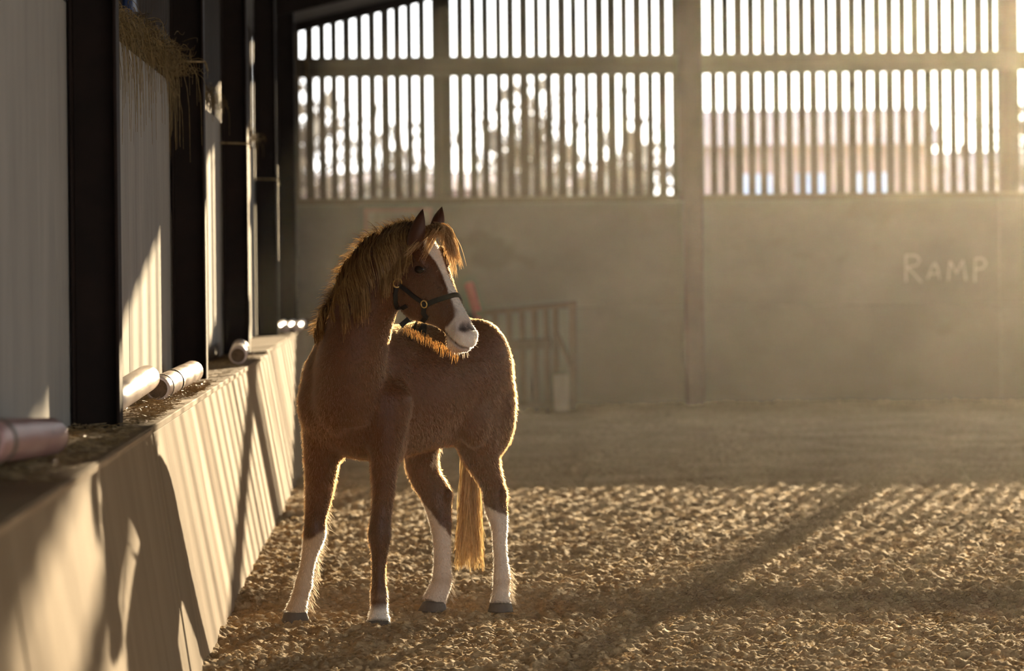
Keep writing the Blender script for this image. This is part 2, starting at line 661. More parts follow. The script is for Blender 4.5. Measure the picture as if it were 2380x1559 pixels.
# steel columns: H sections, each one thing with flanges, web and tie hook
for i, cy in enumerate(COLS):
    ordn = ['nearest', 'nearest', 'second', 'third', 'fourth', 'farthest'][i]
    t = empty('steel_column', (X_FL - .08, cy + .08, 0),
              ['dark brown steel column closest to the viewer, outside the left edge of the photo',
               'dark brown steel column standing left of the two pale poles, nearest in view',
               'dark brown steel column just beyond the two pale poles on the ledge',
               'dark brown steel column right behind the round dark pole end on the ledge',
               'dark brown steel column just before the three small white pole ends',
               'dark brown steel column farthest along the left wall, near the corner'][i], 'column', 'columns along the left wall')
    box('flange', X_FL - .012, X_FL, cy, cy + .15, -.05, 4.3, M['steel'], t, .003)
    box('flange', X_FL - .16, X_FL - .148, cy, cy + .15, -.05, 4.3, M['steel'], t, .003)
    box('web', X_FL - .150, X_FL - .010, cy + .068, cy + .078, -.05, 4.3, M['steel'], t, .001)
    if i in (2, 3, 4):
        hz = {2: 2.41, 3: 2.18, 4: 2.08}[i]
        bm = cyl_bm((X_FL - .30, cy - .02, hz + .01), (X_FL + .008, cy - .012, hz), .006, .005, 8)
        cyl_bm((X_FL + .008, cy - .012, hz), (X_FL + .022, cy - .012, hz - .045), .006, .004, 8, bm=bm)
        bm_obj('hook', bm, M['straw'], t, True)

# kicking boards lean out into the arena below a ledge
KB_BOT = -.737
KB_TOP = -.868
seams = [-5.8, -3.4, -1.0, 1.4, 3.8, 5.8, 8.25, 10.70, 13.08, 15.50, 17.75, 19.90, 22.30, 24.70, 27.10, 29.50, 31.90, 34.30, 36.70, 37.56]


def bay_of(y):
    for i, (a, b) in enumerate(bays):
        if a <= y < b:
            return i
    return len(bays) - 1


kick = empty('kicking_board', (-.8, 16.0, 0), 'sloping pale plywood kicking boards with a ledge along the left wall', 'kickboard')


def leaning_panel(y0, y1, z1, parent):
    j = random.uniform(-.003, .003)
    xt = KB_TOP + j - (z1 - .888) * .148
    th = .020
    v = [(KB_BOT + j + .012, y0, -.08), (KB_BOT + j + .012, y1, -.08), (xt, y1, z1), (xt, y0, z1)]
    bk = [(x - th, y, z) for x, y, z in v]
    bm = bmesh.new()
    vs_ = [bm.verts.new(p) for p in v + bk]
    for f in ((0, 1, 2, 3), (7, 6, 5, 4), (0, 4, 5, 1), (1, 5, 6, 2), (2, 6, 7, 3), (3, 7, 4, 0)):
        bm.faces.new([vs_[q] for q in f])
    bmesh.ops.recalc_face_normals(bm, faces=bm.faces)
    bmesh.ops.bevel(bm, geom=list(bm.edges), offset=.003, segments=1, affect='EDGES', profile=.5)
    bm_obj('plywood_panel', bm, M['plywood'], parent)


cuts = sorted(seams + [q[1] for q in bays[2:-1]])
for a, b in zip(cuts[:-1], cuts[1:]):
    if b - a < .25:
        continue
    leaning_panel(a + .006, b - .006, LEDGE[bay_of((a + b) / 2)] - .026, kick)
for i, (a, b) in enumerate(bays):
    z1 = LEDGE[i]
    y0, y1 = a + (.02 if i else 0), b + .0
    box('ledge_board', X_PAN + .005, KB_TOP + .012, a + (.158 if i else 0), y1 - (.006 if i < len(bays) - 1 else .46), z1 - .024, z1, M['plywood'], kick, .003)
    if 0 < i:
        box('ledge_filler', X_FL + .004, KB_TOP + .012, a, a + .152, z1 - .024, z1, M['plywood'], kick, .003)
    if i < 2:
        box('edge_strip', KB_TOP + .013, KB_TOP + .019, y0 + .02, y1 - .05, z1 - .022, z1 - .004, M['plyedge'], kick, .001)

# poles lying on the ledge
def pole(p0, p1, r, mat, label, tape=None, group='poles on the ledge', end=True):
    c = (Vector(p0) + Vector(p1)) / 2
    t = empty('wooden_pole', c, label, 'pole', group)
    bm_obj('shaft', cyl_bm(p0, p1, r, r, 24, .010, rings=6, wob=.03), mat, t, True)
    d = (Vector(p1) - Vector(p0)).normalized()
    if end:
        bm_obj('end_grain', cyl_bm(Vector(p0) - d * .0012, Vector(p0) + d * .004, r - .011, r - .011, 20), M['pole_end'], t)
        bm_obj('end_grain', cyl_bm(Vector(p1) - d * .004, Vector(p1) + d * .0012, r - .011, r - .011, 20), M['pole_end'], t)
    if tape:
        for (f, w) in tape:
            q = Vector(p0) + (Vector(p1) - Vector(p0)) * f
            bm_obj('tape_band', cyl_bm(q - d * w, q + d * w, r + .0025, r + .0025, 24), M['tape'], t, True)
    return t


pole((-.985, 8.9, 1.022), (-1.018, 10.95, .944), .054, M['pole_pink'], 'pinkish thick pole at the lower left edge of the photo, propped on the ledge', [(.15, .04)])
pole((-1.048, 13.02, .944), (-1.030, 15.27, .985), .052, M['pole'], 'pale pole on the ledge leaning up beside the nearest column', None)
pole((-.992, 15.33, .940), (-.992, 17.85, .940), .050, M['pole'], 'pale pole with taped band and dark near end, second on the ledge', [(.38, .07), (.10, .03)])
pole((-.922, 21.1, .938), (-1.00, 23.2, .938), .050, M['pole'], 'pole seen end on as a dark disc on the ledge before the third column', None)
for k, x in enumerate((-.99, -.918, -.846)):
    pole((x, 29.35 + .12 * k, LEDGE[5] + .037), (x - .01, 31.6 + .1 * k, LEDGE[5] + .037), .035, M['pole'],
         ['leftmost of three small white pole ends far along the ledge', 'middle of three small white pole ends far along the ledge',
          'rightmost of three small white pole ends far along the ledge'][k], None, 'white poles at the far end of the ledge', end=False)

# straw and dust on the ledges
def litter(name, x0, x1, y0, y1, z, n, mat, L0=.015, L1=.06, lift=.02, r=.0012, clump=None):
    P = []
    for i in range(n):
        if clump:
            cx, cy, sx, sy = clump[i % len(clump)]
            x, y = RNG.normal(cx, sx), RNG.normal(cy, sy)
            x, y = min(max(x, x0), x1), min(max(y, y0), y1)
        else:
            x, y = x0 + (x1 - x0) * RNG.random(), y0 + (y1 - y0) * RNG.random()
        L = L0 + (L1 - L0) * RNG.random()
        a = RNG.random() * 6.28
        k = np.linspace(-.5, .5, 4)
        zz = z + .002 + RNG.random() * lift + k * (RNG.random() - .5) * lift
        P.append(np.stack([np.clip(x + k * L * math.cos(a), X_PAN + .01, KB_TOP + .03), y + k * L * math.sin(a) + k * k * (RNG.random() - .5) * L, np.maximum(zz, z + .001)], -1))
    V, F = tube_mesh(P, r, 3, .7)
    return mesh_obj(name, V, F, mat)


tag(litter('straw_litter', -1.11, -.875, 9.5, 12.8, .888, 900, M['straw'], lift=.018), 'straw litter on the ledge beside the pinkish pole', 'straw', 'straw litter on the ledge', 'stuff')
tag(litter('straw_litter', -1.11, -.89, 13.1, 18.2, .888, 1300, M['straw'], lift=.02, clump=[(-.93, 13.9, .04, .6), (-.92, 16.6, .03, .5), (-1.0, 15.2, .06, .8)]), 'straw litter on the ledge under the two pale poles', 'straw', 'straw litter on the ledge', 'stuff')
tag(litter('straw_litter', -1.11, -.89, 18.7, 23.4, .886, 350, M['straw'], lift=.012), 'thin straw litter on the ledge around the dark pole end', 'straw', 'straw litter on the ledge', 'stuff')

# hay caught along the top of the panels
def hay_tuft(pts, n, label, hang=.22, spread=.06):
    P = []
    pts = np.array(pts)
    for i in range(n):
        f = RNG.random() * (len(pts) - 1)
        k = int(f)
        c = pts[k] + (pts[min(k + 1, len(pts) - 1)] - pts[k]) * (f - k)
        c = c + RNG.normal(0, 1, 3) * np.array([spread * .6, spread * 1.2, spread * .5])
        L = .10 + .40 * RNG.random()
        m_ = RNG.random()
        s = np.linspace(0, 1, 6)
        along = (RNG.random() - .5) * 2
        if m_ < .16:      # hangs over the edge
            out = .03 + .05 * RNG.random()
            x = np.maximum(c[0], X_PAN - .02) + out * np.sin(np.minimum(s * 2.2, 1.57))
            y = c[1] + along * L * .5 * s
            z = c[2] + .02 * np.sin(s * 3) - hang * (RNG.random() ** 2.2) * 1.7 * s ** 1.6
            z = np.where(x < X_PAN + .012, np.maximum(z, Z_PAN + .005), z)
            x = np.where(z < Z_PAN, np.maximum(x, X_PAN + .012), x)
        else:
            x = c[0] + (RNG.random() - .4) * .10 * s
            y = c[1] + along * L * s
            z = np.maximum(c[2] + (RNG.random() - .45) * .10 * s + .015 * np.sin(s * 6), Z_PAN + .004)
        P.append(np.stack([x, y, z], -1))
    V, F = tube_mesh(P, .0016, 3, .5)
    o = mesh_obj('hay_tuft', V, F, M['hay'])
    tag(o, label, 'hay', 'hay on the left wall', 'stuff')


ZP = Z_PAN + .02
hay_tuft([(-1.15, 14.2, ZP + .03), (-1.14, 15.2, ZP + .035), (-1.13, 16.4, ZP + .05), (-1.13, 17.7, ZP + .05), (-1.10, 18.3, ZP + .02)], 1900, 'big tangle of hay hanging over the wall top beside the nearest column', .28, .07)
hay_tuft([(-1.16, 19.0, ZP + .08), (-1.15, 20.5, ZP + .05), (-1.1, 22.6, ZP + .03)], 420, 'small wisp of hay on the wall top between second and third columns', .14, .05)
hay_tuft([(-1.16, 24.2, ZP + .05), (-1.14, 25.8, ZP + .04), (-1.1, 28.0, ZP - .01)], 260, 'thin wisp of hay on the wall top before the fourth column', .16, .05)

# blue bag hung high on the sheeting
p = at(301, 30, 20.3)
bag = empty('blue_bag', (p.x, p.y, p.z), 'dark blue bag hanging high on the sheeting at the top left, above the hay', 'bag')
bm = box_data(p.x - .028, p.x + .028, 20.15, 20.5, p.z, p.z + .36, .012)
for v in bm.verts:
    f = (v.co.z - p.z) / .36
    v.co.x = p.x + (v.co.x - p.x) * (1 - .45 * f)
    v.co.y = 20.32 + (v.co.y - 20.32) * (1 - .5 * f * f)
bm_obj('body', bm, M['blue'], bag)
bm = cyl_bm((p.x, 20.32, p.z + .355), (p.x - .05, 20.32, p.z + .50), .006, .006, 8)
bm_obj('cord', bm, M['straw'], bag)

# ------------------------------------------------------------------ the hall: end wall
def roof_z(x):
    xr = 10.0
    return 3.80 + .229 * (min(x, 2 * xr - x) + 1.15)


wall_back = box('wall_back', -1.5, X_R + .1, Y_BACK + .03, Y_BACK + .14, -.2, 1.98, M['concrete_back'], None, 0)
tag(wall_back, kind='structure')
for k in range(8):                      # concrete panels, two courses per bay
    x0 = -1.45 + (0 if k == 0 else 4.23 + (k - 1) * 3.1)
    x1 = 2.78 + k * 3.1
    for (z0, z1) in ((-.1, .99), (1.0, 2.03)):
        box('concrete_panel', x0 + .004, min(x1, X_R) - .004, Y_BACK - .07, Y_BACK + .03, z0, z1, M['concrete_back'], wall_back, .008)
    if x1 > X_R:
        break
box('sill_rail', -1.45, X_R, Y_BACK - .04, Y_BACK + .05, 2.032, 2.095, M['rail'], wall_back, .006)
box('cross_rail', -1.45, X_R, Y_BACK - .10, Y_BACK - .025, 3.29, 3.48, M['rail'], wall_back, .006)
box('cross_rail', -1.45, X_R, Y_BACK - .10, Y_BACK - .025, 4.75, 4.92, M['rail'], wall_back, .006)
PITCH = 29.33 / FPX * Y_BACK
unit = box_data(-.5, .5, -.5, .5, 0, 1, 0)
ume = bpy.data.meshes.new('board')
unit.to_mesh(ume)
unit.free()
ume.materials.append(M['slat'])
first = at(689.5, 250, Y_BACK).x
k = -4
while True:
    x = first + k * PITCH
    if x > X_R:
        break
    w = .0735 + random.uniform(-.011, .012)
    top = roof_z(x)
    o = bpy.data.objects.new('board', ume)
    link(o, wall_back)
    o.location = (x + random.uniform(-.006, .006), Y_BACK + random.uniform(-.002, .004), 2.05)
    o.rotation_euler = (0, random.uniform(-.0012, .0012), 0)
    o.scale = (w, .02, top - 2.05)
    k += 1
# outer posts behind the boards
for x in (at(1024, 200, Y_BACK).x, at(2338, 200, Y_BACK).x + .02, 9.2, 12.4, 15.5):
    box('outer_post', x - .085, x + .085, Y_BACK + .03, Y_BACK + .16, 2.0, roof_z(x), M['slat'], wall_back, .005)
# inner steel posts
for i, px in enumerate((1614, None, None)):
    x = at(1614, 700, Y_BACK - .2).x if px else (9.0, 15.2)[i - 1]
    t = empty('steel_post', (x, Y_BACK - .2, 0), ['purple brown steel post at the end wall, right of the horse', 'brown steel post of the end wall halfway along, beyond the right edge of the photo', 'brown steel post of the end wall nearest the right corner, outside the photo'][i], 'post')
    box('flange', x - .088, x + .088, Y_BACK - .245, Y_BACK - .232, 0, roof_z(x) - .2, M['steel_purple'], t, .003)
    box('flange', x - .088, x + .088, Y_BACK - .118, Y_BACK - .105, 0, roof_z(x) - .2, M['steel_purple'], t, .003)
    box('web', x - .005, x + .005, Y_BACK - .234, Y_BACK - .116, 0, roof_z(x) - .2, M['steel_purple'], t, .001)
    box('side_plate', x - .128, x - .092, Y_BACK - .22, Y_BACK - .105, 2.04, roof_z(x) - .2, M['steel_purple'], t, .003)
# corner column where the walls meet
t = empty('corner_column', (-1.2, Y_BACK - .35, 0), 'dark brown column in the far left corner of the hall', 'column')
box('flange', -1.30, -1.07, Y_BACK - .40, Y_BACK - .385, 0, 3.75, M['steel'], t, .003)
box('flange', -1.30, -1.07, Y_BACK - .145, Y_BACK - .13, 0, 3.75, M['steel'], t, .003)
box('web', -1.19, -1.18, Y_BACK - .387, Y_BACK - .143, 0, 3.75, M['steel'], t, .001)

# chalk writing on the end wall
strokes = {'R': [[(0, 0), (0, 1)], [(0, 1), (.45, .98), (.62, .82), (.50, .62), (0, .54)], [(.05, .56), (.35, .30), (.68, -.02)]],
           'A': [[(.05, .12), (.22, .55), (.40, .78), (.55, .50), (.62, .10)], [(.10, .32), (.58, .34)]],
           'M': [[(0, .05), (.10, .85), (.40, .35), (.72, .88), (.85, .05)]],
           'P': [[(0, 0), (.02, .95)], [(.02, .95), (.42, .95), (.55, .75), (.40, .55), (.02, .50)]]}
bm = bmesh.new()
wx = at(2108, 650, Y_BACK - .075).x
for ch, px in (('R', 2106), ('A', 2154), ('M', 2204), ('P', 2266)):
    b0 = at(px, 655, Y_BACK - .075)
    sc = 62 / FPX * Y_BACK * (1.0 if ch == 'R' else .92)
    for st in strokes[ch]:
        for p, q in zip(st[:-1], st[1:]):
            p3 = Vector((b0.x + p[0] * sc * .85, Y_BACK - .0705, b0.z + p[1] * sc))
            q3 = Vector((b0.x + q[0] * sc * .85, Y_BACK - .0705, b0.z + q[1] * sc))
            cyl_bm(p3, q3, .0095, .0095, 6, bm=bm)
for v in bm.verts:
    v.co.y = Y_BACK - .0705 + (v.co.y - (Y_BACK - .0705)) * .12
o = bm_obj('chalk_writing', bm, M['chalk'], wall_back)

# ------------------------------------------------------------------ roof, right wall
def slab(name, pts, th, mat, parent=None):
    v = [Vector(p) for p in pts]
    n = (v[1] - v[0]).cross(v[2] - v[0]).normalized() * th
    bm = bmesh.new()
    a = [bm.verts.new(p) for p in v]
    b = [bm.verts.new(p + n) for p in v]
    k = len(v)
    bm.faces.new(list(reversed(a)))
    bm.faces.new(b)
    for i in range(k):
        bm.faces.new((a[i], a[(i + 1) % k], b[(i + 1) % k], b[i]))
    bmesh.ops.recalc_face_normals(bm, faces=bm.faces)
    return bm_obj(name, bm, mat, parent)


ceil = slab('ceiling', [(-1.9, -6, roof_z(-1.9)), (10, -6, roof_z(10)), (10, Y_BACK + .5, roof_z(10)), (-1.9, Y_BACK + .5, roof_z(-1.9))], .06, M['roof'])
tag(ceil, kind='structure')
slab('roof_slope', [(10, -6, roof_z(10)), (X_R + .5, -6, roof_z(X_R + .5)), (X_R + .5, Y_BACK + .5, roof_z(X_R + .5)), (10, Y_BACK + .5, roof_z(10))], .06, M['roof'], ceil)
for y in COLS + [Y_BACK - .28]:
    for (xa, xb) in ((-1.1, 10), (10, X_R)):
        h = .18 if y < 37 else .10
        pts = [(xa, y, roof_z(xa) - h), (xb, y, roof_z(xb) - h), (xb, y, roof_z(xb) - .01), (xa, y, roof_z(xa) - .01)]
        slab('rafter', pts, .09, M['steel'], ceil)
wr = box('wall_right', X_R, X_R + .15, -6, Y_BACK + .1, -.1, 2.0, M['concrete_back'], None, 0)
tag(wr, kind='structure')
for k in range(12):
    y = -5 + k * 3.9
    box('wall_post', X_R - .02, X_R + .13, y, y + .15, 1.9, roof_z(X_R), M['steel'], wr, .004)

# ------------------------------------------------------------------ jumping things by the end wall
D_W = 37.0
S_W = FPX / D_W


def wing():
    p0 = at(1112, 960, D_W)
    t = empty('jump_wing', (p0.x + .45, D_W, 0), 'rustic wooden jump wing of upright slats standing by the end wall behind the horse', 'jump')
    def P(px, py):
        return at(px, py, D_W)
    def bar(name, a, b, w, dep, mat, yo=0.0):
        a, b = P(*a), P(*b)
        d = (b - a).normalized()
        s = Vector((0, 1, 0)).cross(d).normalized() * (w / 2)
        bm = bmesh.new()
        vv = []
        for yy in (D_W + yo - dep / 2, D_W + yo + dep / 2):
            for q in (a - s, a + s, b + s, b - s):
                vv.append(bm.verts.new((q.x, yy, q.z)))
        for f in ((0, 1, 2, 3), (7, 6, 5, 4), (0, 4, 5, 1), (1, 5, 6, 2), (2, 6, 7, 3), (3, 7, 4, 0)):
            bm.faces.new([vv[i] for i in f])
        bmesh.ops.recalc_face_normals(bm, faces=bm.faces)
        bmesh.ops.bevel(bm, geom=list(bm.edges), offset=.004, segments=1, affect='EDGES', profile=.5)
        bm_obj(name, bm, mat, t)
    bar('rail', (1106, 729), (1340, 706), .05, .03, M['oldwood'], -.03)
    bar('rail', (1106, 806), (1280, 798), .10, .03, M['oldwood'], -.03)
    bar('rail', (1106, 945), (1340, 940), .07, .03, M['oldwood'], -.03)
    for k, px in enumerate((1122, 1150, 1182, 1212, 1241, 1268)):
        bar('slat', (px, 722 - k * 2.6), (px + 6, 958), .055, .025, M['oldwood'])
    bar('post', (1330, 702), (1332, 955), .075, .06, M['oldwood'])
    bar('post', (1290, 712), (1292, 955), .06, .06, M['oldwood'])
    bar('brace', (1292, 775), (1326, 850), .05, .03, M['oldwood'], -.05)
    bar('foot_block', (1302, 868), (1304, 955), .14, .12, M['palewood'], -.12)


wing()
pa, pb = at(1090, 660, 37.76), at(1174, 966, 37.50)
t = empty('red_pole', (pb.x, pb.y, 0), 'red jump pole leaning on the end wall behind the muzzle of the horse', 'pole')
bm_obj('shaft', cyl_bm(pb, pa, .045, .045, 18, .006), M['redpaint'], t, True)
t2 = cyl_bm(pa + (pa - pb).normalized() * .0, pa + (pa - pb).normalized() * .012, .038, .036, 18, .003)
bm_obj('end_cap', t2, M['redpaint'], t, True)

# faded framed board on the end wall, mostly behind the mane
f0, f1 = at(846, 484, Y_BACK - .09), at(1006, 600, Y_BACK - .09)
t = empty('notice_board', ((f0.x + f1.x) / 2, Y_BACK - .09, f1.z), 'faded pale board in a pinkish frame on the end wall behind the mane', 'board')
box('panel', f0.x + .03, f1.x - .03, Y_BACK - .09, Y_BACK - .072, f1.z + .03, f0.z - .03, M['palewood'], t, .002)
for (xa, xb, za, zb) in ((f0.x, f0.x + .04, f1.z, f0.z), (f1.x - .04, f1.x, f1.z, f0.z), (f0.x + .04, f1.x - .04, f0.z - .04, f0.z), (f0.x + .04, f1.x - .04, f1.z, f1.z + .04)):
    box('frame_bar', xa, xb, Y_BACK - .10, Y_BACK - .072, za, zb, M['frame'], t, .003)
# baler twine hanging from the rail in the corner
q0, q1 = at(714, 84, Y_BACK - .13), at(711, 182, Y_BACK - .13)
V, F = tube_mesh([np.array([tuple(q0 + (q1 - q0) * s + Vector((.012 * math.sin(s * 9 + ph), .01 * ph, 0))) for s in np.linspace(0, 1, 12)]) for ph in (0, .9, 1.7)], .011, 5, .8)
tag(mesh_obj('baler_twine', V, F, M['hay']), 'frayed baler twine hanging on the cross rail in the far left corner', 'twine')

# ------------------------------------------------------------------ the pony
HD = Vector((-.648, -.762, 0)).normalized()       # towards the chest
LT = Vector((.762, -.648, 0)).normalized()         # towards its left side
H0 = Vector((.238, 15.985, 0))                      # above the hind hooves


def HB(s, l, z):
    return H0 + HD * s + LT * l + Vector((0, 0, z))


# head frame: a runs down the face, n out of the forehead, w to the head's right (the side in view)
HA = Vector((.408, -.38, -.829)).normalized()
HN = Vector((.605, -.564, .559))
HN = (HN - HA * HN.dot(HA)).normalized()
HW = HA.cross(HN).normalized()
if HW.x > 0:
    HW = -HW
HT = at(981, 531, 15.15)


def HP(t, n, w):
    return HT + HA * t + HN * n + HW * w


def loft(bm, rings, cap=True):
    """rings: list of lists of points, all the same length; closed tube"""
    prev = None
    first = None
    for r in rings:
        vv = [bm.verts.new(p) for p in r]
        if prev:
            n = len(vv)
            for i in range(n):
                bm.faces.new((prev[i], prev[(i + 1) % n], vv[(i + 1) % n], vv[i]))
        else:
            first = vv
        prev = vv
    bm.faces.new(list(reversed(first)))
    bm.faces.new(prev)


def spline(st, m=5):
    """smooth resampling of a list of tuples (Catmull-Rom)"""
    st = np.array(st, float)
    ext = np.vstack([2 * st[0] - st[1], st, 2 * st[-1] - st[-2]])
    out = []
    for i in range(len(st) - 1):
        p0, p1, p2, p3 = ext[i:i + 4]
        for t in np.linspace(0, 1, m, endpoint=False):
            out.append(.5 * ((2 * p1) + (-p0 + p2) * t + (2 * p0 - 5 * p1 + 4 * p2 - p3) * t * t + (-p0 + 3 * p1 - 3 * p2 + p3) * t ** 3))
    out.append(st[-1])
    return np.array(out)


def ell(c, u, v, ru, rv, n=24, ex=2.0):
    r = []
    for i in range(n):
        a = 2 * math.pi * i / n
        cu, su = math.cos(a), math.sin(a)
        r.append(c + u * (ru * math.copysign(abs(cu) ** (2 / ex), cu)) + v * (rv * math.copysign(abs(su) ** (2 / ex), su)))
    return r


def limb(bm, st, n=20):
    """stations (px, py, depth, half width in px, half thickness in m) -> tube"""
    a, b, d, hw_, k = st[0]
    st = [(a, b - hw_ * .75, d + .01, hw_ * .25, k * .25), (a, b - hw_ * .5, d + .005, hw_ * .75, k * .75)] + list(st)
    st = spline(st, 4)
    C = [at(a, b, d) for a, b, d, h, k in st]
    rings = []
    for i, (a, b, d, h, k) in enumerate(st):
        t = (C[min(i + 1, len(C) - 1)] - C[max(i - 1, 0)]).normalized()
        u = Vector((0, 1, 0)).cross(t)
        u.y = 0
        u.normalize()
        v = t.cross(u).normalized()
        rings.append(ell(C[i], u, v, h * d / FPX, k, n))
    loft(bm, rings)


def blob(bm, c, rx, ry, rz, ux=None, uy=None, uz=None):
    b2 = bmesh.new()
    bmesh.ops.create_icosphere(b2, subdivisions=3, radius=1)
    ux, uy, uz = ux or Vector((1, 0, 0)), uy or Vector((0, 1, 0)), uz or Vector((0, 0, 1))
    idx = {}
    for v in b2.verts:
        idx[v.index] = bm.verts.new(c + ux * (v.co.x * rx) + uy * (v.co.y * ry) + uz * (v.co.z * rz))
    for f in b2.faces:
        bm.faces.new([idx[v.index] for v in f.verts])
    b2.free()


ZU = Vector((0, 0, 1))
hb = bmesh.new()
# trunk: (s, half width, bottom, top)
TR = spline([(-.185, .045, .88, 1.00), (-.150, .105, .80, 1.09), (-.09, .155, .74, 1.16), (0, .195, .69, 1.205), (.11, .208, .675, 1.215),
             (.24, .212, .665, 1.195), (.38, .222, .645, 1.180), (.52, .218, .635, 1.185), (.64, .200, .640, 1.225), (.74, .178, .660, 1.20),
             (.83, .152, .69, 1.13), (.89, .115, .74, 1.06), (.93, .065, .80, .98)], 4)
loft(hb, [ell(HB(s, 0, (b + t) / 2), LT, ZU, w, (t - b) / 2, 36, 2.15) for s, w, b, t in TR])
# neck
limb(hb, [(806, 935, 15.34, 84, .17), (811, 870, 15.31, 84, .17), (822, 810, 15.28, 81, .16), (838, 750, 15.25, 75, .14), (860, 695, 15.22, 70, .12),
          (890, 640, 15.19, 66, .105), (926, 592, 15.17, 58, .090), (956, 562, 15.15, 42, .078), (972, 549, 15.14, 28, .06)], 28)
# shoulders, breast, quarters
blob(hb, HB(.70, .115, .93), .16, .085, .24, HD, LT, ZU)
blob(hb, HB(.70, -.098, .93), .15, .080, .24, HD, LT, ZU)
blob(hb, HB(.865, .075, .87), .095, .075, .13, HD, LT, ZU)
blob(hb, HB(.85, -.060, .87), .085, .075, .13, HD, LT, ZU)
blob(hb, HB(.66, .155, .74), .10, .055, .14, HD, LT, ZU)
blob(hb, HB(.66, -.155, .74), .10, .055, .14, HD, LT, ZU)
blob(hb, HB(.02, .105, .98), .19, .095, .22, HD, LT, ZU)
blob(hb, HB(.02, -.105, .98), .19, .095, .22, HD, LT, ZU)
blob(hb, HB(.11, .150, .80), .10, .055, .14, HD, LT, ZU)
blob(hb, HB(-.07, .115, .84), .11, .07, .22, HD, LT, ZU)
# legs
LEG = {
    'A': [(762, 930, 15.42, 62, .11), (754, 1000, 15.44, 52, .10), (749, 1050, 15.46, 45, .085), (745, 1105, 15.48, 37, .07), (740, 1155, 15.50, 31, .058), (733, 1203, 15.51, 25, .047), (731, 1238, 15.51, 26, .048),
          (726, 1262, 15.52, 23, .042), (719, 1290, 15.52, 18, .033), (712, 1325, 15.52, 17, .031), (706, 1355, 15.52, 20, .036), (701, 1374, 15.51, 19, .036), (694, 1398, 15.50, 20, .037), (687, 1424, 15.50, 26, .044)],
    'B': [(898, 930, 15.36, 62, .11), (896, 1000, 15.35, 50, .10), (895, 1050, 15.34, 38, .085), (892, 1094, 15.34, 31, .070), (891, 1136, 15.34, 27, .058), (888, 1179, 15.34, 24, .048), (883, 1221, 15.33, 25, .046), (882, 1246, 15.33, 27, .047),
          (882, 1276, 15.33, 21, .040), (881, 1306, 15.33, 17, .032), (880, 1348, 15.33, 16, .030), (881, 1386, 15.33, 20, .036), (881, 1408, 15.32, 19, .036), (880, 1428, 15.31, 22, .038), (880, 1444, 15.30, 27, .043)],
    'C': [(985, 930, 16.04, 58, .12), (981, 985, 16.05, 52, .11), (979, 1043, 16.06, 43, .085), (980, 1077, 16.07, 39, .072), (990, 1111, 16.08, 36, .062), (1006, 1136, 16.09, 35, .052), (1016, 1160, 16.09, 35, .047), (1021, 1191, 16.09, 29, .046),
          (1025, 1221, 16.08, 25, .042), (1027, 1255, 16.07, 21, .036), (1028, 1306, 16.06, 20, .034), (1028, 1338, 16.06, 23, .037), (1026, 1356, 16.06, 24, .039), (1018, 1374, 16.05, 24, .038), (1009, 1400, 16.04, 28, .043)],
    'D': [(1112, 900, 15.93, 55, .13), (1110, 960, 15.93, 57, .125), (1111, 1010, 15.93, 54, .11), (1113, 1043, 15.93, 49, .095), (1125, 1077, 15.94, 39, .078), (1139, 1111, 15.95, 30, .064), (1147, 1136, 15.96, 27, .054), (1151, 1160, 15.96, 28, .050), (1153, 1182, 15.96, 26, .048),
          (1158, 1206, 15.95, 22, .042), (1161, 1228, 15.94, 18, .036), (1161, 1258, 15.93, 16, .032), (1164, 1306, 15.93, 16, .031), (1166, 1340, 15.93, 20, .036), (1166, 1360, 15.93, 20, .037), (1164, 1382, 15.92, 20, .037), (1164, 1403, 15.91, 25, .042)],
}
for k in LEG:
    limb(hb, LEG[k])
# points of hock, stifles
blob(hb, at(1040, 1152, 16.07), .022, .03, .035)
blob(hb, at(1170, 1150, 15.93), .016, .03, .035)

# head: (t, top n, bottom n, half width, fullness)
HS = spline([(-.035, -.035, -.115, .040, 2.0), (-.01, -.010, -.170, .066, 2.0), (.04, .004, -.205, .080, 2.1), (.09, .010, -.232, .087, 2.3), (.15, .010, -.255, .090, 2.5), (.21, .004, -.262, .080, 2.6),
             (.26, .000, -.250, .069, 2.5), (.31, -.002, -.202, .058, 2.3), (.36, -.004, -.154, .051, 2.3), (.41, -.006, -.126, .050, 2.3), (.45, -.008, -.124, .054, 2.3), (.485, -.014, -.122, .053, 2.2), (.510, -.026, -.112, .044, 2.1), (.526, -.048, -.092, .024, 2.0)], 5)


def head_sec(t):
    i = np.clip(np.searchsorted(HS[:, 0], t) - 1, 0, len(HS) - 2)
    f = (t - HS[i, 0]) / (HS[i + 1, 0] - HS[i, 0])
    return HS[i] + (HS[i + 1] - HS[i]) * f


def head_pt(t, ang, off=0.0):
    """point on the head skin: ang 0 = right cheek, 90 = face, -90 = jaw"""
    _, a, b, w, ex = head_sec(t)
    c, s = math.cos(math.radians(ang)), math.sin(math.radians(ang))
    taper = 1.0 if s > 0 else 1 - .24 * (-s) ** 1.5
    x = (w * taper + off) * math.copysign(abs(c) ** (2 / ex), c)
    y = ((a - b) / 2 + off) * math.copysign(abs(s) ** (2 / ex), s)
    return HP(t, (a + b) / 2 + y, x)


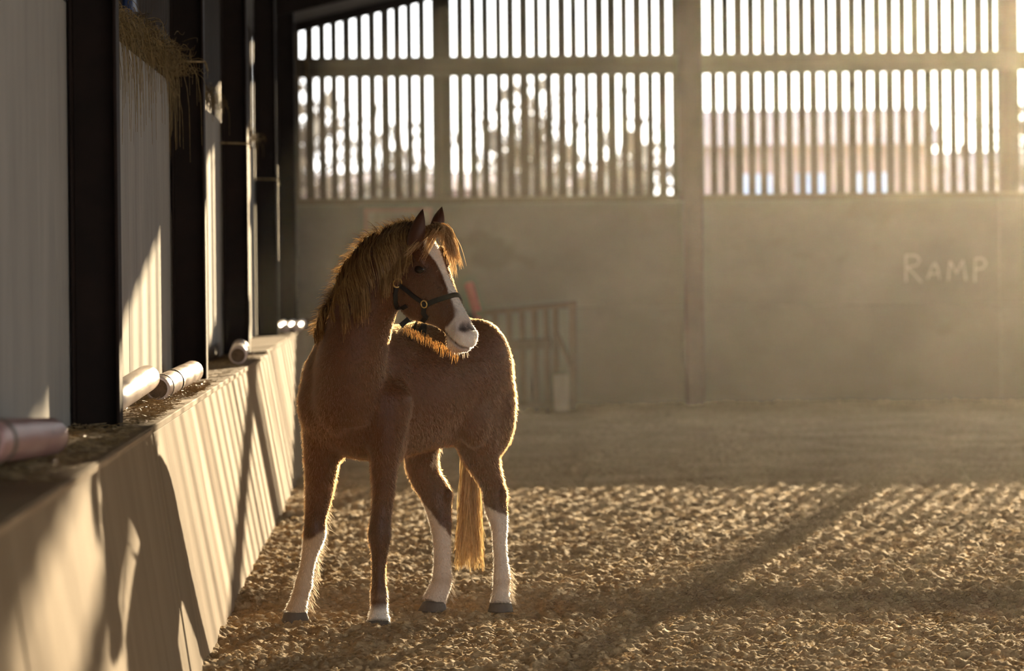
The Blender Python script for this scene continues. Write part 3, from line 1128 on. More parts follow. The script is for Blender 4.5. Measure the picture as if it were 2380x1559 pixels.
rings = []
for row in HS:
    rings.append([head_pt(row[0], 360 * i / 40) for i in range(40)])
loft(hb, rings)
for sd in (1, -1):
    blob(hb, HP(.185, -.155, .060 * sd), .075, .030, .080, HA, HW, HN)       # cheek
    blob(hb, HP(.118, -.022, .074 * sd), .050, .020, .022, HA, HW, HN)       # brow
    blob(hb, HP(.30, -.055, .040 * sd), .07, .018, .016, HA, HW, HN)         # cheek ridge
    blob(hb, HP(.465, -.048, .036 * sd), .036, .024, .032, HA, HW, HN)       # nostril wing
blob(hb, HP(.495, -.072, 0), .032, .046, .040, HA, HW, HN)                   # upper lip
blob(hb, HP(.470, -.116, 0), .042, .038, .022, HA, HW, HN)                   # chin

me = bpy.data.meshes.new('horse')
bmesh.ops.recalc_face_normals(hb, faces=hb.faces)
hb.to_mesh(me)
hb.free()
tmp = link(bpy.data.objects.new('horse_raw', me))
md = tmp.modifiers.new('r', 'REMESH')
md.mode = 'VOXEL'
md.voxel_size = 0.0062
md.adaptivity = 0
ms = tmp.modifiers.new('s', 'SMOOTH')
ms.factor = .5
ms.iterations = 7
dg = bpy.context.evaluated_depsgraph_get()
dg.update()
hm = bpy.data.meshes.new_from_object(tmp.evaluated_get(dg))
hm.name = 'horse'
bpy.data.objects.remove(tmp)
HVn = len(hm.vertices)
co = np.empty(HVn * 3)
hm.vertices.foreach_get('co', co)
co = co.reshape(-1, 3)
# soften the joins of trunk, neck and thighs, keep head and lower legs crisp
ed = np.empty(len(hm.edges) * 2, int)
hm.edges.foreach_get('vertices', ed)
ed = ed.reshape(-1, 2)
deg = np.bincount(ed.ravel(), minlength=HVn)[:, None]
dv = co - np.array(HT)
ta, tn = dv @ np.array(HA), dv @ np.array(HN)
wgt = np.clip((co[:, 2] - .50) / .14, 0, 1)
wgt *= 1 - ((ta > .0) & (tn > -.27) & (co[:, 1] < 15.32) & (co[:, 2] > 1.0) & (np.abs(dv @ np.array(HW)) < .14))
wgt = (.55 * wgt)[:, None]
for _ in range(42):
    acc = np.zeros_like(co)
    for k_ in range(3):
        acc[:, k_] = np.bincount(ed[:, 0], co[ed[:, 1], k_], HVn) + np.bincount(ed[:, 1], co[ed[:, 0], k_], HVn)
    co = co + (acc / deg - co) * wgt


def head_coords(P):
    d = P - np.array(HT)
    return d @ np.array(HA), d @ np.array(HN), d @ np.array(HW)


def ss(e0, e1, x):
    t = np.clip((x - e0) / (e1 - e0), 0, 1)
    return t * t * (3 - 2 * t)


from mathutils.bvhtree import BVHTree
bv0 = BVHTree.FromPolygons([Vector(c) for c in co], [tuple(p.vertices) for p in hm.polygons])
_o = Vector((0, 0, CAM_Z))
_h = bv0.ray_cast(_o, (at(974, 626, 15.0) - _o).normalized())
EYE = _h[0]
_q = np.array(EYE) - np.array(HT)
ET, EN, EW = float(_q @ np.array(HA)), float(_q @ np.array(HN)), float(_q @ np.array(HW))
_h = bv0.ray_cast(_o, (at(1079, 757, 15.0) - _o).normalized())
_q = np.array(_h[0]) - np.array(HT)
QT, QN, QW = float(_q @ np.array(HA)), float(_q @ np.array(HN)), float(_q @ np.array(HW))
EA_ = (HA * .62 + HN * .78).normalized()
EB_ = (HN * .62 - HA * .78).normalized()
EV = Vector(EYE)
NA, NN_, NW = _h[1].dot(HA), _h[1].dot(HN), _h[1].dot(HW)


HOLE = {}


def nostril_d(sd):
    """scaled distance from the middle of a nostril"""
    a_, b_, c_ = t_ - QT, n_ - QN, w_ - QW * sd
    l_ = .82 * a_ - .57 * b_
    s_ = .57 * a_ + .82 * b_
    return (l_ / .024) ** 2 + (s_ / .014) ** 2 + (c_ / .030) ** 2



# nostrils, mouth slit and eye sockets pressed into the skin
t_, n_, w_ = head_coords(co)
for sd in (1, -1):
    dq = nostril_d(sd)
    HOLE[sd] = dq.copy()
    co -= (np.array(HW) * NW * sd + np.array(HN) * NN_ + np.array(HA) * NA)[None, :] * (.022 * np.exp(-dq ** 1.3))[:, None]
    d2 = ((.62 * (t_ - ET) + .78 * (n_ - EN)) / .024) ** 2 + ((.62 * (n_ - EN) - .78 * (t_ - ET)) / .016) ** 2 + ((w_ - EW * sd) / .05) ** 2
    co -= (np.array(HW) * sd)[None, :] * (.007 * np.exp(-d2 ** 1.5))[:, None]
mouth_n = -.114 + .386 * (t_ - .406) - 1.6 * (t_ - .406) * (t_ - .53)
mm = np.exp(-((n_ - mouth_n) / .0080) ** 2) * ss(.395, .42, t_) * (t_ < .56) * (n_ < -.03)
ctr = np.array(HP(.44, -.09, 0))
inw = (ctr - co)
inw /= np.linalg.norm(inw, axis=1)[:, None] + 1e-9
co += inw * (.012 * mm)[:, None]
hm.vertices.foreach_set('co', co.ravel())
hm.update()

# coat pattern: chestnut with a blaze, white muzzle and white stockings
t_, n_, w_ = head_coords(co)
u_ = (co[:, 0] * FPX / co[:, 1])
v_ = ((CAM_Z - co[:, 2]) * FPX / co[:, 1])
X_, Y_, Z_ = co[:, 0], co[:, 1], co[:, 2]
nz = noise2(X_ * 60 + Z_ * 25, Z_ * 60 + Y_ * 25) * .5 + noise2(X_ * 22 + 5, Z_ * 20 + Y_ * 9)
base = np.array([.092, .0310, .0078])[None, :] * (1 + .16 * nz)[:, None]
belly = ss(.80, .62, Z_)[:, None] * ss(-.5, .3, X_)[:, None]
base = base * (1 - .0 * belly) + 0
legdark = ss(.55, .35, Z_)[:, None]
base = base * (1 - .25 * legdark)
white = np.array([.78, .70, .62])[None, :]
pink = np.array([.46, .30, .25])[None, :]
on_head = ((t_ > .0) & (n_ > -.30) & (np.abs(w_) < .13) & (co[:, 2] > 1.0)).astype(float)
tb = [.00, .030, .055, .085, .12, .165, .22, .30, .36, .40, .43, .46, .54]
wb = [.0, .0, .022, .036, .033, .021, .0165, .019, .024, .034, .055, .09, .09]
half = np.interp(t_, tb, wb) + .0035 * nz
nb = np.interp(t_, [0, .30, .37, .41, .45, .54], [-.03, -.03, -.040, -.085, -.115, -.14])
blaze = ss(.004, -.004, np.abs(w_ - .004) - half) * (n_ > nb) * on_head * (t_ < .60)
blaze *= 1 - np.exp(-(((t_ - .375) / .020) ** 2 + ((n_ + .026) / .016) ** 2)) * (w_ > .02)
chin = ss(.455, .475, t_) * (n_ < -.10) * on_head
mz = np.clip(blaze + chin * .6, 0, 1)
col = base * (1 - mz[:, None]) + white * mz[:, None]
pk = on_head * (np.exp(-(((t_ - QT) / .036) ** 2 + ((n_ - QN) / .026) ** 2)) * .7 + ss(.47, .52, t_) * ss(-.055, -.085, n_) * .7)
pk = np.clip(pk, 0, .85)[:, None]
col = col * (1 - pk) + pink * pk
for sd in (1, -1):
    hole = on_head * np.exp(-(HOLE[sd] * .95) ** 2.0)  # darkness inside the nostril hollows, painted into the coat colour
    col = col * (1 - .9 * hole[:, None]) + np.array([.035, .017, .014]) * .9 * hole[:, None]
    rim = on_head * np.exp(-(((.62 * (t_ - ET) + .78 * (n_ - EN)) / .036) ** 2 + ((.62 * (n_ - EN) - .78 * (t_ - ET)) / .024) ** 2) ** 1.5) * (w_ * sd > .03)
    col = col * (1 - .75 * rim[:, None]) + np.array([.045, .02, .012]) * .75 * rim[:, None]
ms_ = on_head * mm  # shade of the mouth slit, painted along its groove
col = col * (1 - .85 * ms_[:, None]) + np.array([.06, .03, .025]) * .85 * ms_[:, None]


def near_leg(k, zmax):
    st = np.array(LEG[k])
    P = np.array([at(a, b, d)[:] for a, b, d, h, q in st])
    zc = P[:, 2][::-1]
    cx = np.interp(Z_, zc, P[:, 0][::-1])
    cy = np.interp(Z_, zc, P[:, 1][::-1])
    return (np.hypot(X_ - cx, Y_ - cy) < .11) & (Z_ < zmax)


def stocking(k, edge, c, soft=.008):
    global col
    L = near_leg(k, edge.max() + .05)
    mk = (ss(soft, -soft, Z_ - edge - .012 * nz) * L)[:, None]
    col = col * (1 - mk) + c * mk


one = np.ones(HVn)
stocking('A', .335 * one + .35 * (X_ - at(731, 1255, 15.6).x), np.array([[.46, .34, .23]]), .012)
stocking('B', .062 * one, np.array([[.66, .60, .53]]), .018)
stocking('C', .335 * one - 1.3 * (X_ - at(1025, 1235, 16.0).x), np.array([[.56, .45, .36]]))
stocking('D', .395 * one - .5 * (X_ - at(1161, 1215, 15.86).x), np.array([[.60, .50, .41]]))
for k in 'ABCD':                                   # grey dusty coronets, darker fetlock folds
    L = near_leg(k, .16)
    f = (np.exp(-((Z_ - .105) / .018) ** 2) * L * .35)[:, None]
    col = col * (1 - f) + np.array([.30, .19, .11]) * f
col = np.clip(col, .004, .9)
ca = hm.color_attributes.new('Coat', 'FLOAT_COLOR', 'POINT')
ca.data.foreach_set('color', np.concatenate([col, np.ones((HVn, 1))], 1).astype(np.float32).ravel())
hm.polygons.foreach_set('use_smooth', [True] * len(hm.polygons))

mt, nt, b = mat_new('horse_coat')
N, L = nt.nodes, nt.links
at_n = N.new('ShaderNodeAttribute')
at_n.attribute_name = 'Coat'
L.new(at_n.outputs['Color'], b.inputs['Base Color'])
b.inputs['Roughness'].default_value = .52
b.inputs['Specular IOR Level'].default_value = .35
b.inputs['Sheen Weight'].default_value = .15
b.inputs['Sheen Roughness'].default_value = .4
b.inputs['Sheen Tint'].default_value = (1, .7, .4, 1)
tcn = N.new('ShaderNodeTexCoord')
mpn = N.new('ShaderNodeMapping')
mpn.inputs['Scale'].default_value = (1, 1, .25)
nzn = N.new('ShaderNodeTexNoise')
nzn.inputs['Scale'].default_value = 240
nzn.inputs['Detail'].default_value = 3
bpn = N.new('ShaderNodeBump')
bpn.inputs['Strength'].default_value = .25
bpn.inputs['Distance'].default_value = .004
L.new(tcn.outputs['Object'], mpn.inputs[0])
L.new(mpn.outputs[0], nzn.inputs['Vector'])
L.new(nzn.outputs['Fac'], bpn.inputs['Height'])
L.new(bpn.outputs[0], b.inputs['Normal'])
hm.materials.clear()
hm.materials.append(mt)
M['coat'] = mt
horse = link(bpy.data.objects.new('horse', hm))
tag(horse, 'chestnut pony with white blaze and stockings standing on the sand, head turned right', 'horse')

# ears
def ear(base, tip, side, wd, face):
    """cupped leaf from base to tip; face: direction the opening looks to"""
    base, tip = Vector(base), Vector(tip)
    ax = (tip - base)
    Ln = ax.length
    ax.normalize()
    f = (face - ax * face.dot(ax)).normalized()
    sdv = ax.cross(f).normalized()
    V, F = [], []
    nu, nv = 11, 12
    for layer in (0, 1):
        for j in range(nv):
            q = j / (nv - 1)
            wdt = wd * (.62 + 1.3 * q - 1.2 * q * q) * (1 - q ** 2.6) ** .75 + .0012
            for i in range(nu):
                a = (i / (nu - 1) - .5) * math.radians(250 - 90 * q)
                r = wdt * .62
                pt = base + ax * (Ln * q) + sdv * (math.sin(a) * r) - f * (math.cos(a) * r - r * .35)
                curl = side * .012 * q ** 3
                pt += sdv * curl
                if layer:
                    nrm = (sdv * math.sin(a) - f * math.cos(a))
                    pt -= nrm * (.0035 * (1 - q * .7))
                V.append(pt)
    o_ = nu * nv
    for j in range(nv - 1):
        for i in range(nu - 1):
            k = j * nu + i
            F.append((k, k + 1, k + nu + 1, k + nu))
            F.append((o_ + k, o_ + k + nu, o_ + k + nu + 1, o_ + k + 1))
    for j in range(nv - 1):
        k = j * nu
        F.append((k, k + nu, o_ + k + nu, o_ + k))
        k = j * nu + nu - 1
        F.append((k, o_ + k, o_ + k + nu, k + nu))
    o = mesh_obj('ear', V, F, M['coat'], horse, True)
    cc = o.data.color_attributes.new('Coat', 'FLOAT_COLOR', 'POINT')
    n = len(V)
    cl = np.tile(np.array([.07, .024, .009, 1.0]), (n, 1))
    cl[o_:, :3] = (.20, .11, .06)
    q = (np.arange(n) % o_) // nu / (nv - 1)
    cl[:, :3] *= (1 - .55 * ss(.75, 1, q))[:, None]
    cc.data.foreach_set('color', cl.astype(np.float32).ravel())
    return o


ear(at(955, 570, 15.045), at(986, 487, 15.03), 1, .066, Vector((.80, .35, .1)))
ear(at(1005, 538, 15.19), at(1031, 481, 15.20), 1, .052, Vector((.75, .45, .1)))

# eyes
for sd in (1, -1):
    bm = bmesh.new()
    blob(bm, HP(ET, EN, (EW - .0060) * sd), .0280, .0150, .0190, EA_, HW, EB_)
    bm_obj('eye', bm, M['eye'], horse, True)
    for (dn, nm, th) in ((.0175, 'upper_eyelid', .0050), (-.0165, 'lower_eyelid', .0034)):
        pts = []
        for q in np.linspace(-1, 1, 9):
            pts.append(HP(ET, EN, (EW - .003 + .0045 * (1 - q * q)) * sd) + EA_ * (.030 * q) + EB_ * (dn * (1 - q * q) ** .7 - .003 * q))
        bm = bmesh.new()
        rings = []
        for i, p_ in enumerate(pts):
            q = (pts[min(i + 1, 8)] - pts[max(i - 1, 0)]).normalized()
            uu = HW.cross(q).normalized()
            rr = th * (.35 + .65 * math.sin(math.pi * i / 8))
            rings.append(ell(p_, uu, HW, rr, rr * .8, 8))
        loft(bm, rings)
        o = bm_obj(nm, bm, M['coat'], horse, True)
        cc = o.data.color_attributes.new('Coat', 'FLOAT_COLOR', 'POINT')
        cc.data.foreach_set('color', np.tile(np.array([.085, .03, .012, 1.0], np.float32), len(o.data.vertices)))

# hooves
for k, (cx, cy, d, wt, wbm, lean) in {'A': (688, 1447, 15.49, .046, .060, -.016), 'B': (880, 1466, 15.295, .046, .059, 0.0), 'C': (1005, 1420, 16.04, .046, .062, -.012), 'D': (1164, 1421, 15.91, .045, .054, 0.0)}.items():
    c0 = at(cx, cy, d)
    c0.z = max(min(c0.z, .0), -.045)
    tc_ = at(*LEG[k][-1][:3])
    bm = bmesh.new()
    fwd = (HD + Vector((lean * 8, 0, 0))).normalized()
    sdv = Vector((-fwd.y, fwd.x, 0))
    rings = []
    for q in np.linspace(0, 1, 7):
        c = c0 + (tc_ + Vector((0, 0, .004)) - c0) * q
        r = wbm + (wt - wbm) * q
        rg = []
        for i in range(24):
            a = 2 * math.pi * i / 24
            fr = math.cos(a)
            rr = r * (1.0 if fr > 0 else 1 - .10 * fr * fr)
            rg.append(c + fwd * (rr * fr * 1.04) + sdv * (rr * math.sin(a)) + Vector((0, 0, 0)))
        rings.append(rg)
    loft(bm, rings)
    bmesh.ops.recalc_face_normals(bm, faces=bm.faces)
    bm_obj('hoof', bm, M['hoof'], horse, True)

# ------------------------------------------------------------------ mane, forelock, tail, feather
bvh = BVHTree.FromPolygons([Vector(c) for c in co], [tuple(p.vertices) for p in hm.polygons])


def push_out(p, off):
    hit = bvh.find_nearest(Vector(p))
    if hit[0] is None:
        return np.array(p)
    d = Vector(p) - hit[0]
    if d.dot(hit[1]) < off:
        return np.array(hit[0] + hit[1] * off)
    return np.array(p)


# crest line in the photo and where locks end on the near side
CREST = spline([(985, 527, 15.13), (955, 520, 15.16), (915, 528, 15.19), (868, 549, 15.22), (826, 590, 15.25), (796, 640, 15.28), (772, 692, 15.31), (754, 742, 15.33), (742, 780, 15.35)], 8)
ENDS = spline([(952, 610, 15.04), (930, 640, 15.05), (898, 690, 15.04), (862, 720, 15.05), (822, 745, 15.07), (790, 765, 15.12), (764, 775, 15.2), (745, 790, 15.25), (732, 800, 15.3)], 8)


def lock(p0, p1, sag, n=10):
    s = np.linspace(0, 1, n)[:, None]
    p0, p1 = np.array(p0), np.array(p1)
    side = np.array([-1, -.4, .35]) * sag
    return p0 + (p1 - p0) * s ** 1.15 + side * (np.sin(np.pi * s ** .7))


P, R = [], []
clumps = [(RNG.random(), RNG.random()) for _ in range(64)]
for i in range(3000):
    cf, cl = clumps[int(RNG.random() * len(clumps))]
    f = min(max(cf + RNG.normal(0, .008), 0), 1) * (len(CREST) - 1)
    k = min(int(f), len(CREST) - 2)
    c = CREST[k] + (CREST[k + 1] - CREST[k]) * (f - k)
    e = ENDS[k] + (ENDS[k + 1] - ENDS[k]) * (f - k)
    L = .40 + .65 * cl + RNG.normal(0, .07)
    p0 = np.array(at(c[0] + RNG.normal(0, 4), c[1] + RNG.normal(0, 4), c[2] + RNG.normal(0, .012)))
    pe = np.array(at(e[0], e[1], e[2])) + RNG.normal(0, .007, 3)
    pe = p0 + (pe - p0) * L
    ln = lock(p0, pe, .002 + .010 * RNG.random() + .008 * cl)
    off = .003 + .014 * RNG.random() * (1 - .5 * cl)
    ln = np.array([push_out(q, off) for q in ln])
    P.append(ln)
    R.append(.0012 + .0008 * RNG.random())
# wisps standing off the crest, back lit
for i in range(800):
    f = RNG.random() * (len(CREST) - 1)
    k = min(int(f), len(CREST) - 2)
    c = CREST[k] + (CREST[k + 1] - CREST[k]) * (f - k)
    tg = CREST[min(k + 1, len(CREST) - 1)] - CREST[k]
    p0 = np.array(at(c[0] + 5, c[1] + 6, c[2]))
    ln_px = 16 + 26 * RNG.random()
    nx, ny = -tg[1], tg[0]
    q = np.hypot(nx, ny) + 1e-6
    nx, ny = nx / q, ny / q
    if ny > 0 and k < 14:
        nx, ny = -nx, -ny
    a = RNG.normal(0, .5)
    ex, ey = c[0] - abs(nx) * ln_px * .8 + 6 * a, c[1] + ny * ln_px * .5 + 10 * a + 10 * RNG.random()
    pe = np.array(at(ex, ey, c[2] + RNG.normal(0, .04)))
    s = np.linspace(0, 1, 10)[:, None]
    P.append(p0 + (pe - p0) * s + np.array([0, 0, .014]) * np.sin(np.pi * s))
    R.append(.0010)
V, F, per = ribbon_mesh(P, R, .35)
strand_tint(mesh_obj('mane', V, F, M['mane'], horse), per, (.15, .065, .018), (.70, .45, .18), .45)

P, R = [], []
FO = [((995, 530), (944, 594), 14.98), ((1000, 528), (984, 604), 14.93), ((1006, 527), (998, 560), 14.92), ((1012, 526), (1026, 578), 14.95),
      ((1016, 527), (1062, 604), 15.06), ((1016, 527), (1072, 620), 15.07), ((1014, 527), (1052, 600), 15.05), ((1012, 526), (1056, 572), 15.10), ((1010, 526), (1044, 556), 15.10), ((1014, 527), (1056, 640), 15.07)]
FOW = np.cumsum([.10, .05, .05, .06, .16, .10, .14, .14, .10, .10])
for i in range(900):
    a, e, d = FO[min(int(np.searchsorted(FOW, RNG.random())), 9)]
    p0 = np.array(at(a[0] + RNG.normal(0, 7), a[1] + RNG.normal(0, 3), 15.12 + RNG.normal(0, .015)))
    L = .55 + .5 * RNG.random()
    pe = np.array(at(a[0] + (e[0] - a[0]) * L + RNG.normal(0, 5), a[1] + (e[1] - a[1]) * L + RNG.normal(0, 4), 15.12 + (d - 15.12) * L))
    s = np.linspace(0, 1, 8)[:, None]
    ln = p0 + (pe - p0) * s + (np.array(HN) * .020 + np.array([.006, 0, 0])) * np.sin(np.pi * s ** .8) * (.6 + .8 * RNG.random())
    P.append(np.array([push_out(q, .004 + .012 * RNG.random()) for q in ln]))
    R.append(.0010 + .0006 * RNG.random())
V, F, per = ribbon_mesh(P, R, .35)
strand_tint(mesh_obj('forelock', V, F, M['mane'], horse), per, (.36, .18, .06), (.95, .72, .40), .8)  # tint raised so the strands look sunlit, brighter than the mane

# tail hangs from the dock behind the quarters
P, R = [], []
for i in range(620):
    u = RNG.random()
    x0 = 1092 + 18 * RNG.normal(0, .7)
    p0 = np.array(at(1108 + RNG.normal(0, 7), 860 + 70 * RNG.random(), 16.20 + RNG.normal(0, .02)))
    xm = 1090 + RNG.normal(0, 15)
    pm = np.array(at(xm, 1080 + RNG.normal(0, 20), 16.24 + RNG.normal(0, .03)))
    xe = 1058 + 68 * RNG.random()
    pe = np.array(at(xe + RNG.normal(0, 3), 1230 + 95 * RNG.random() ** .5 + RNG.normal(0, 4), 16.24 + RNG.normal(0, .045)))
    s = np.linspace(0, 1, 12)[:, None]
    ln = (1 - s) ** 2 * p0 + 2 * s * (1 - s) * pm + s * s * pe
    ln[:, 0] += .004 * np.sin(s[:, 0] * 14 + u * 6)
    P.append(ln)
    R.append(.0012 + .0008 * RNG.random())
V, F, per = ribbon_mesh(P, R, .4)
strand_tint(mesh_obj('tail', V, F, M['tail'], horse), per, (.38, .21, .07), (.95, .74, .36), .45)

# feather: long hairs behind cannons and fetlocks, beard under the jaw, whiskers
def tuft(spec, mat, name, rad=.0008, lo=(.62, .50, .36), hi=(.85, .76, .62)):
    P = []
    for (px, py, d, n, sx, sy, dx, dy, ln) in spec:
        for i in range(n):
            p0 = np.array(push_out(at(px + RNG.normal(0, sx), py + RNG.normal(0, sy), d + RNG.normal(0, .012)), .0))
            L = ln * (.5 + .8 * RNG.random())
            pe = p0 + np.array([dx + RNG.normal(0, .25), RNG.normal(0, .2), -dy + RNG.normal(0, .2)]) * L
            s = np.linspace(0, 1, 5)[:, None]
            P.append(p0 + (pe - p0) * s + np.array([0, 0, -.25 * L]) * s * s)
    V, F, per = ribbon_mesh(P, rad, .3)
    o = mesh_obj(name, V, F, mat, horse)
    strand_tint(o, per, lo, hi)
    tag(o, kind='stuff')
    return o


fe = []
for py in range(1180, 1300, 12):
    fe.append((760 - (py - 1180) * .22, py, 15.62, 16, 3, 7, .75, .55, .026))
for py in range(1300, 1420, 12):
    fe.append((737 - (py - 1300) * .17, py, 15.64, 14, 3, 6, .6, .8, .026))
for py in range(1330, 1400, 10):
    fe.append((1186, py, 15.90, 20, 2, 6, .7, .6, .024))
for py in range(1330, 1400, 10):
    fe.append((1050, py, 16.03, 10, 2, 6, .6, .8, .020))
for py in range(1000, 1075, 8):
    fe.append((1032 - (py - 1000) * .4, py, 16.02, 26, 3, 5, .4, .9, .020))
tuft(fe, M['whitehair'], 'leg_feather')
fe = []
for i in range(14):
    px = 945 + i * 9
    py = 760 + i * 4.6
    fe.append((px, py, 15.02, 16, 4, 3, .1, 1.0, .022))
tuft(fe, M['mane'], 'jaw_beard', .0008, (.45, .20, .05), (.75, .42, .14))
fe = [(1040 + i * 5, 818, 14.86, 4, 3, 2, .05, 1, .016) for i in range(10)] + [(1104, 780 + i * 4, 14.84, 3, 2, 2, .8, .3, .018) for i in range(6)]
tuft(fe, M['whitehair'], 'whiskers', .0005)

# short coat hair all over the body
def coat_hair(n):
    tri = np.empty(len(hm.polygons) * 4, int)
    hm.polygons.foreach_get('vertices', tri)
    q = tri.reshape(-1, 4)
    nrm = np.empty(HVn * 3)
    hm.vertices.foreach_get('normal', nrm)
    nrm = nrm.reshape(-1, 3)
    f = RNG.integers(0, len(q), n)
    a, b_ = RNG.random((n, 1)), RNG.random((n, 1))
    V0 = co[q[f, 0]] * (1 - a) * (1 - b_) + co[q[f, 1]] * a * (1 - b_) + co[q[f, 2]] * a * b_ + co[q[f, 3]] * (1 - a) * b_
    nn = nrm[q[f, 0]]
    cc = col[q[f, 0]]
    down = np.array([.15, .05, -1.0])
    flow = down - nn * (nn @ down)[:, None]
    flow /= np.linalg.norm(flow, axis=1)[:, None] + 1e-6
    L = (.007 + .006 * RNG.random((n, 1)))
    th, _, _ = head_coords(V0)
    L = np.where((V0[:, 2:3] > 1.05) & (th[:, None] > 0.02), L * .55, L)
    L = np.where(V0[:, 2:3] < .45, L * .75, L)
    rnd = RNG.normal(0, .25, (n, 3))
    p1 = V0 + (nn * .55 + flow * .6 + rnd * .5) * L * .5
    p2 = V0 + (nn * .75 + flow * 1.1 + rnd) * L
    cv = bpy.data.hair_curves.new('coat_hair')
    cv.add_curves([3] * n)
    pts = np.stack([V0 - nn * .0006, p1, p2], 1).reshape(-1, 3)
    cv.points.foreach_set('position', pts.astype(np.float32).ravel())
    ra = cv.attributes.get('radius') or cv.attributes.new('radius', 'FLOAT', 'POINT')
    ra.data.foreach_set('value', np.tile(np.array([.00055, .00045, .0001], np.float32), n))
    at_ = cv.attributes.new('Coat', 'FLOAT_COLOR', 'CURVE')
    at_.data.foreach_set('color', np.concatenate([cc, np.ones((n, 1))], 1).astype(np.float32).ravel())
    mt, nt, b = mat_new('coat_hair')
    N, L_ = nt.nodes, nt.links
    out = [k for k in N if k.type == 'OUTPUT_MATERIAL'][0]
    aa = N.new('ShaderNodeAttribute')
    aa.attribute_name = 'Coat'
    hsv = N.new('ShaderNodeHueSaturation')
    hsv.inputs['Value'].default_value = 1.5
    hsv.inputs['Saturation'].default_value = .98
    L_.new(aa.outputs['Color'], hsv.inputs['Color'])
    L_.new(hsv.outputs[0], b.inputs['Base Color'])
    hb_ = N.new('ShaderNodeBsdfHairPrincipled')
    hb_.parametrization = 'COLOR'
    hb_.inputs['Roughness'].default_value = .35
    hb_.inputs['Radial Roughness'].default_value = .55
    L_.new(hsv.outputs[0], hb_.inputs['Color'])
    L_.new(hb_.outputs[0], out.inputs[0])
    cv.materials.append(mt)
    o = link(bpy.data.objects.new('coat_hair', cv), horse)
    tag(o, kind='stuff')


coat_hair(90000)

# ------------------------------------------------------------------ halter, worn: a child of the horse with its own pieces
halter = bpy.data.objects.new('halter', None)
link(halter, horse)
tag(halter, 'black leather halter with brass rings')


def strap(name, pts, width, thick=.004, lift=.004):
    """flat strap laid over the skin through 3D points"""
    pts = spline([tuple(p) for p in pts], 5)
    C, Nn = [], []
    for p in pts:
        hit = bvh.find_nearest(Vector(p))
        C.append(hit[0] + hit[1] * lift)
        Nn.append(hit[1])
    bm = bmesh.new()
    rings = []
    for i in range(len(C)):
        nn = sum((Nn[max(0, min(len(C) - 1, i + k))] for k in (-2, -1, 0, 1, 2)), Vector()).normalized()
        t = (C[min(i + 1, len(C) - 1)] - C[max(i - 1, 0)]).normalized()
        s = t.cross(nn).normalized() * (width / 2)
        rings.append([C[i] - s, C[i] + s, C[i] + s * .9 + nn * thick, C[i] - s * .9 + nn * thick])
    loft(bm, rings)
    bmesh.ops.recalc_face_normals(bm, faces=bm.faces)
    bm_obj(name, bm, M['leather'], halter, False)


def ring(name, c, ax, r, th=.0032):
    ax = Vector(ax).normalized()
    u = ax.orthogonal().normalized()
    v = ax.cross(u)
    bm = bmesh.new()
    grid = []
    for i in range(20):
        a = 2 * math.pi * i / 20
        dr = u * math.cos(a) + v * math.sin(a)
        grid.append([bm.verts.new(c + dr * r + dr * (th * math.cos(b)) + ax * (th * math.sin(b))) for b in [2 * math.pi * j / 8 for j in range(8)]])
    for i in range(20):
        for j in range(8):
            bm.faces.new((grid[i][j], grid[(i + 1) % 20][j], grid[(i + 1) % 20][(j + 1) % 8], grid[i][(j + 1) % 8]))
    bmesh.ops.recalc_face_normals(bm, faces=bm.faces)
    bm_obj(name, bm, M['brass'], halter, True)


def on_skin(px, py, off=.006):
    """the point of the head skin seen at a pixel"""
    o_ = Vector((0, 0, CAM_Z))
    d_ = (at(px, py, 15.0) - o_).normalized()
    h = bvh.ray_cast(o_, d_)
    if h[0] is None:
        h = bvh.find_nearest(at(px, py, 15.05))
    return h[0] + h[1] * off, h[1]


strap('noseband', [on_skin(x, y)[0] for x, y in ((990, 709), (1004, 702), (1022, 696), (1042, 690), (1062, 687), (1076, 690))] + [head_pt(t, a, .004) for t, a in ((.318, 100), (.325, 130), (.335, 160), (.345, 190))], .021)
cr, crn = on_skin(922, 656, .008)
ring('cheek_ring', cr, crn, .018)
sr, srn = on_skin(988, 706, .007)
ring('square_ring', sr, srn, .014, .003)
strap('cheek_strap', [on_skin(x, y)[0] for x, y in ((926, 662), (948, 676), (968, 692), (988, 706))], .018)
strap('head_strap', [on_skin(x, y)[0] for x, y in ((922, 650), (926, 620), (936, 590), (948, 566))], .018)
strap('throat_strap', [on_skin(x, y)[0] for x, y in ((920, 664), (919, 690), (921, 715), (926, 732))], .018)
strap('jaw_strap', [on_skin(x, y)[0] for x, y in ((988, 710), (986, 728), (984, 744), (983, 760), (984, 774))], .021, .005)
e0, e1 = at(950, 741, 15.0), at(931, 757, 14.98)
bm = bmesh.new()
d_ = (e1 - e0).normalized()
s_ = Vector((0, 1, 0)).cross(d_).normalized() * .010
loft(bm, [[e0 - s_, e0 + s_, e0 + s_ + Vector((0, .005, 0)), e0 - s_ + Vector((0, .005, 0))], [e1 - s_, e1 + s_, e1 + s_ + Vector((0, .005, 0)), e1 - s_ + Vector((0, .005, 0))]])
bmesh.ops.recalc_face_normals(bm, faces=bm.faces)
bm_obj('strap_end', bm, M['leather'], halter)

# ------------------------------------------------------------------ outside, seen through the gaps of the boards
o = box('yard_ground', -60, 90, Y_BACK + .3, 260, -.35, -.12, M['outground'], None, 0)
tag(o, kind='structure')
bm = box_data(-60, 90, -120, -6.1, -.35, -.12, 0)
tag(bm_obj('yard_apron', bm, M['outground']), kind='structure')


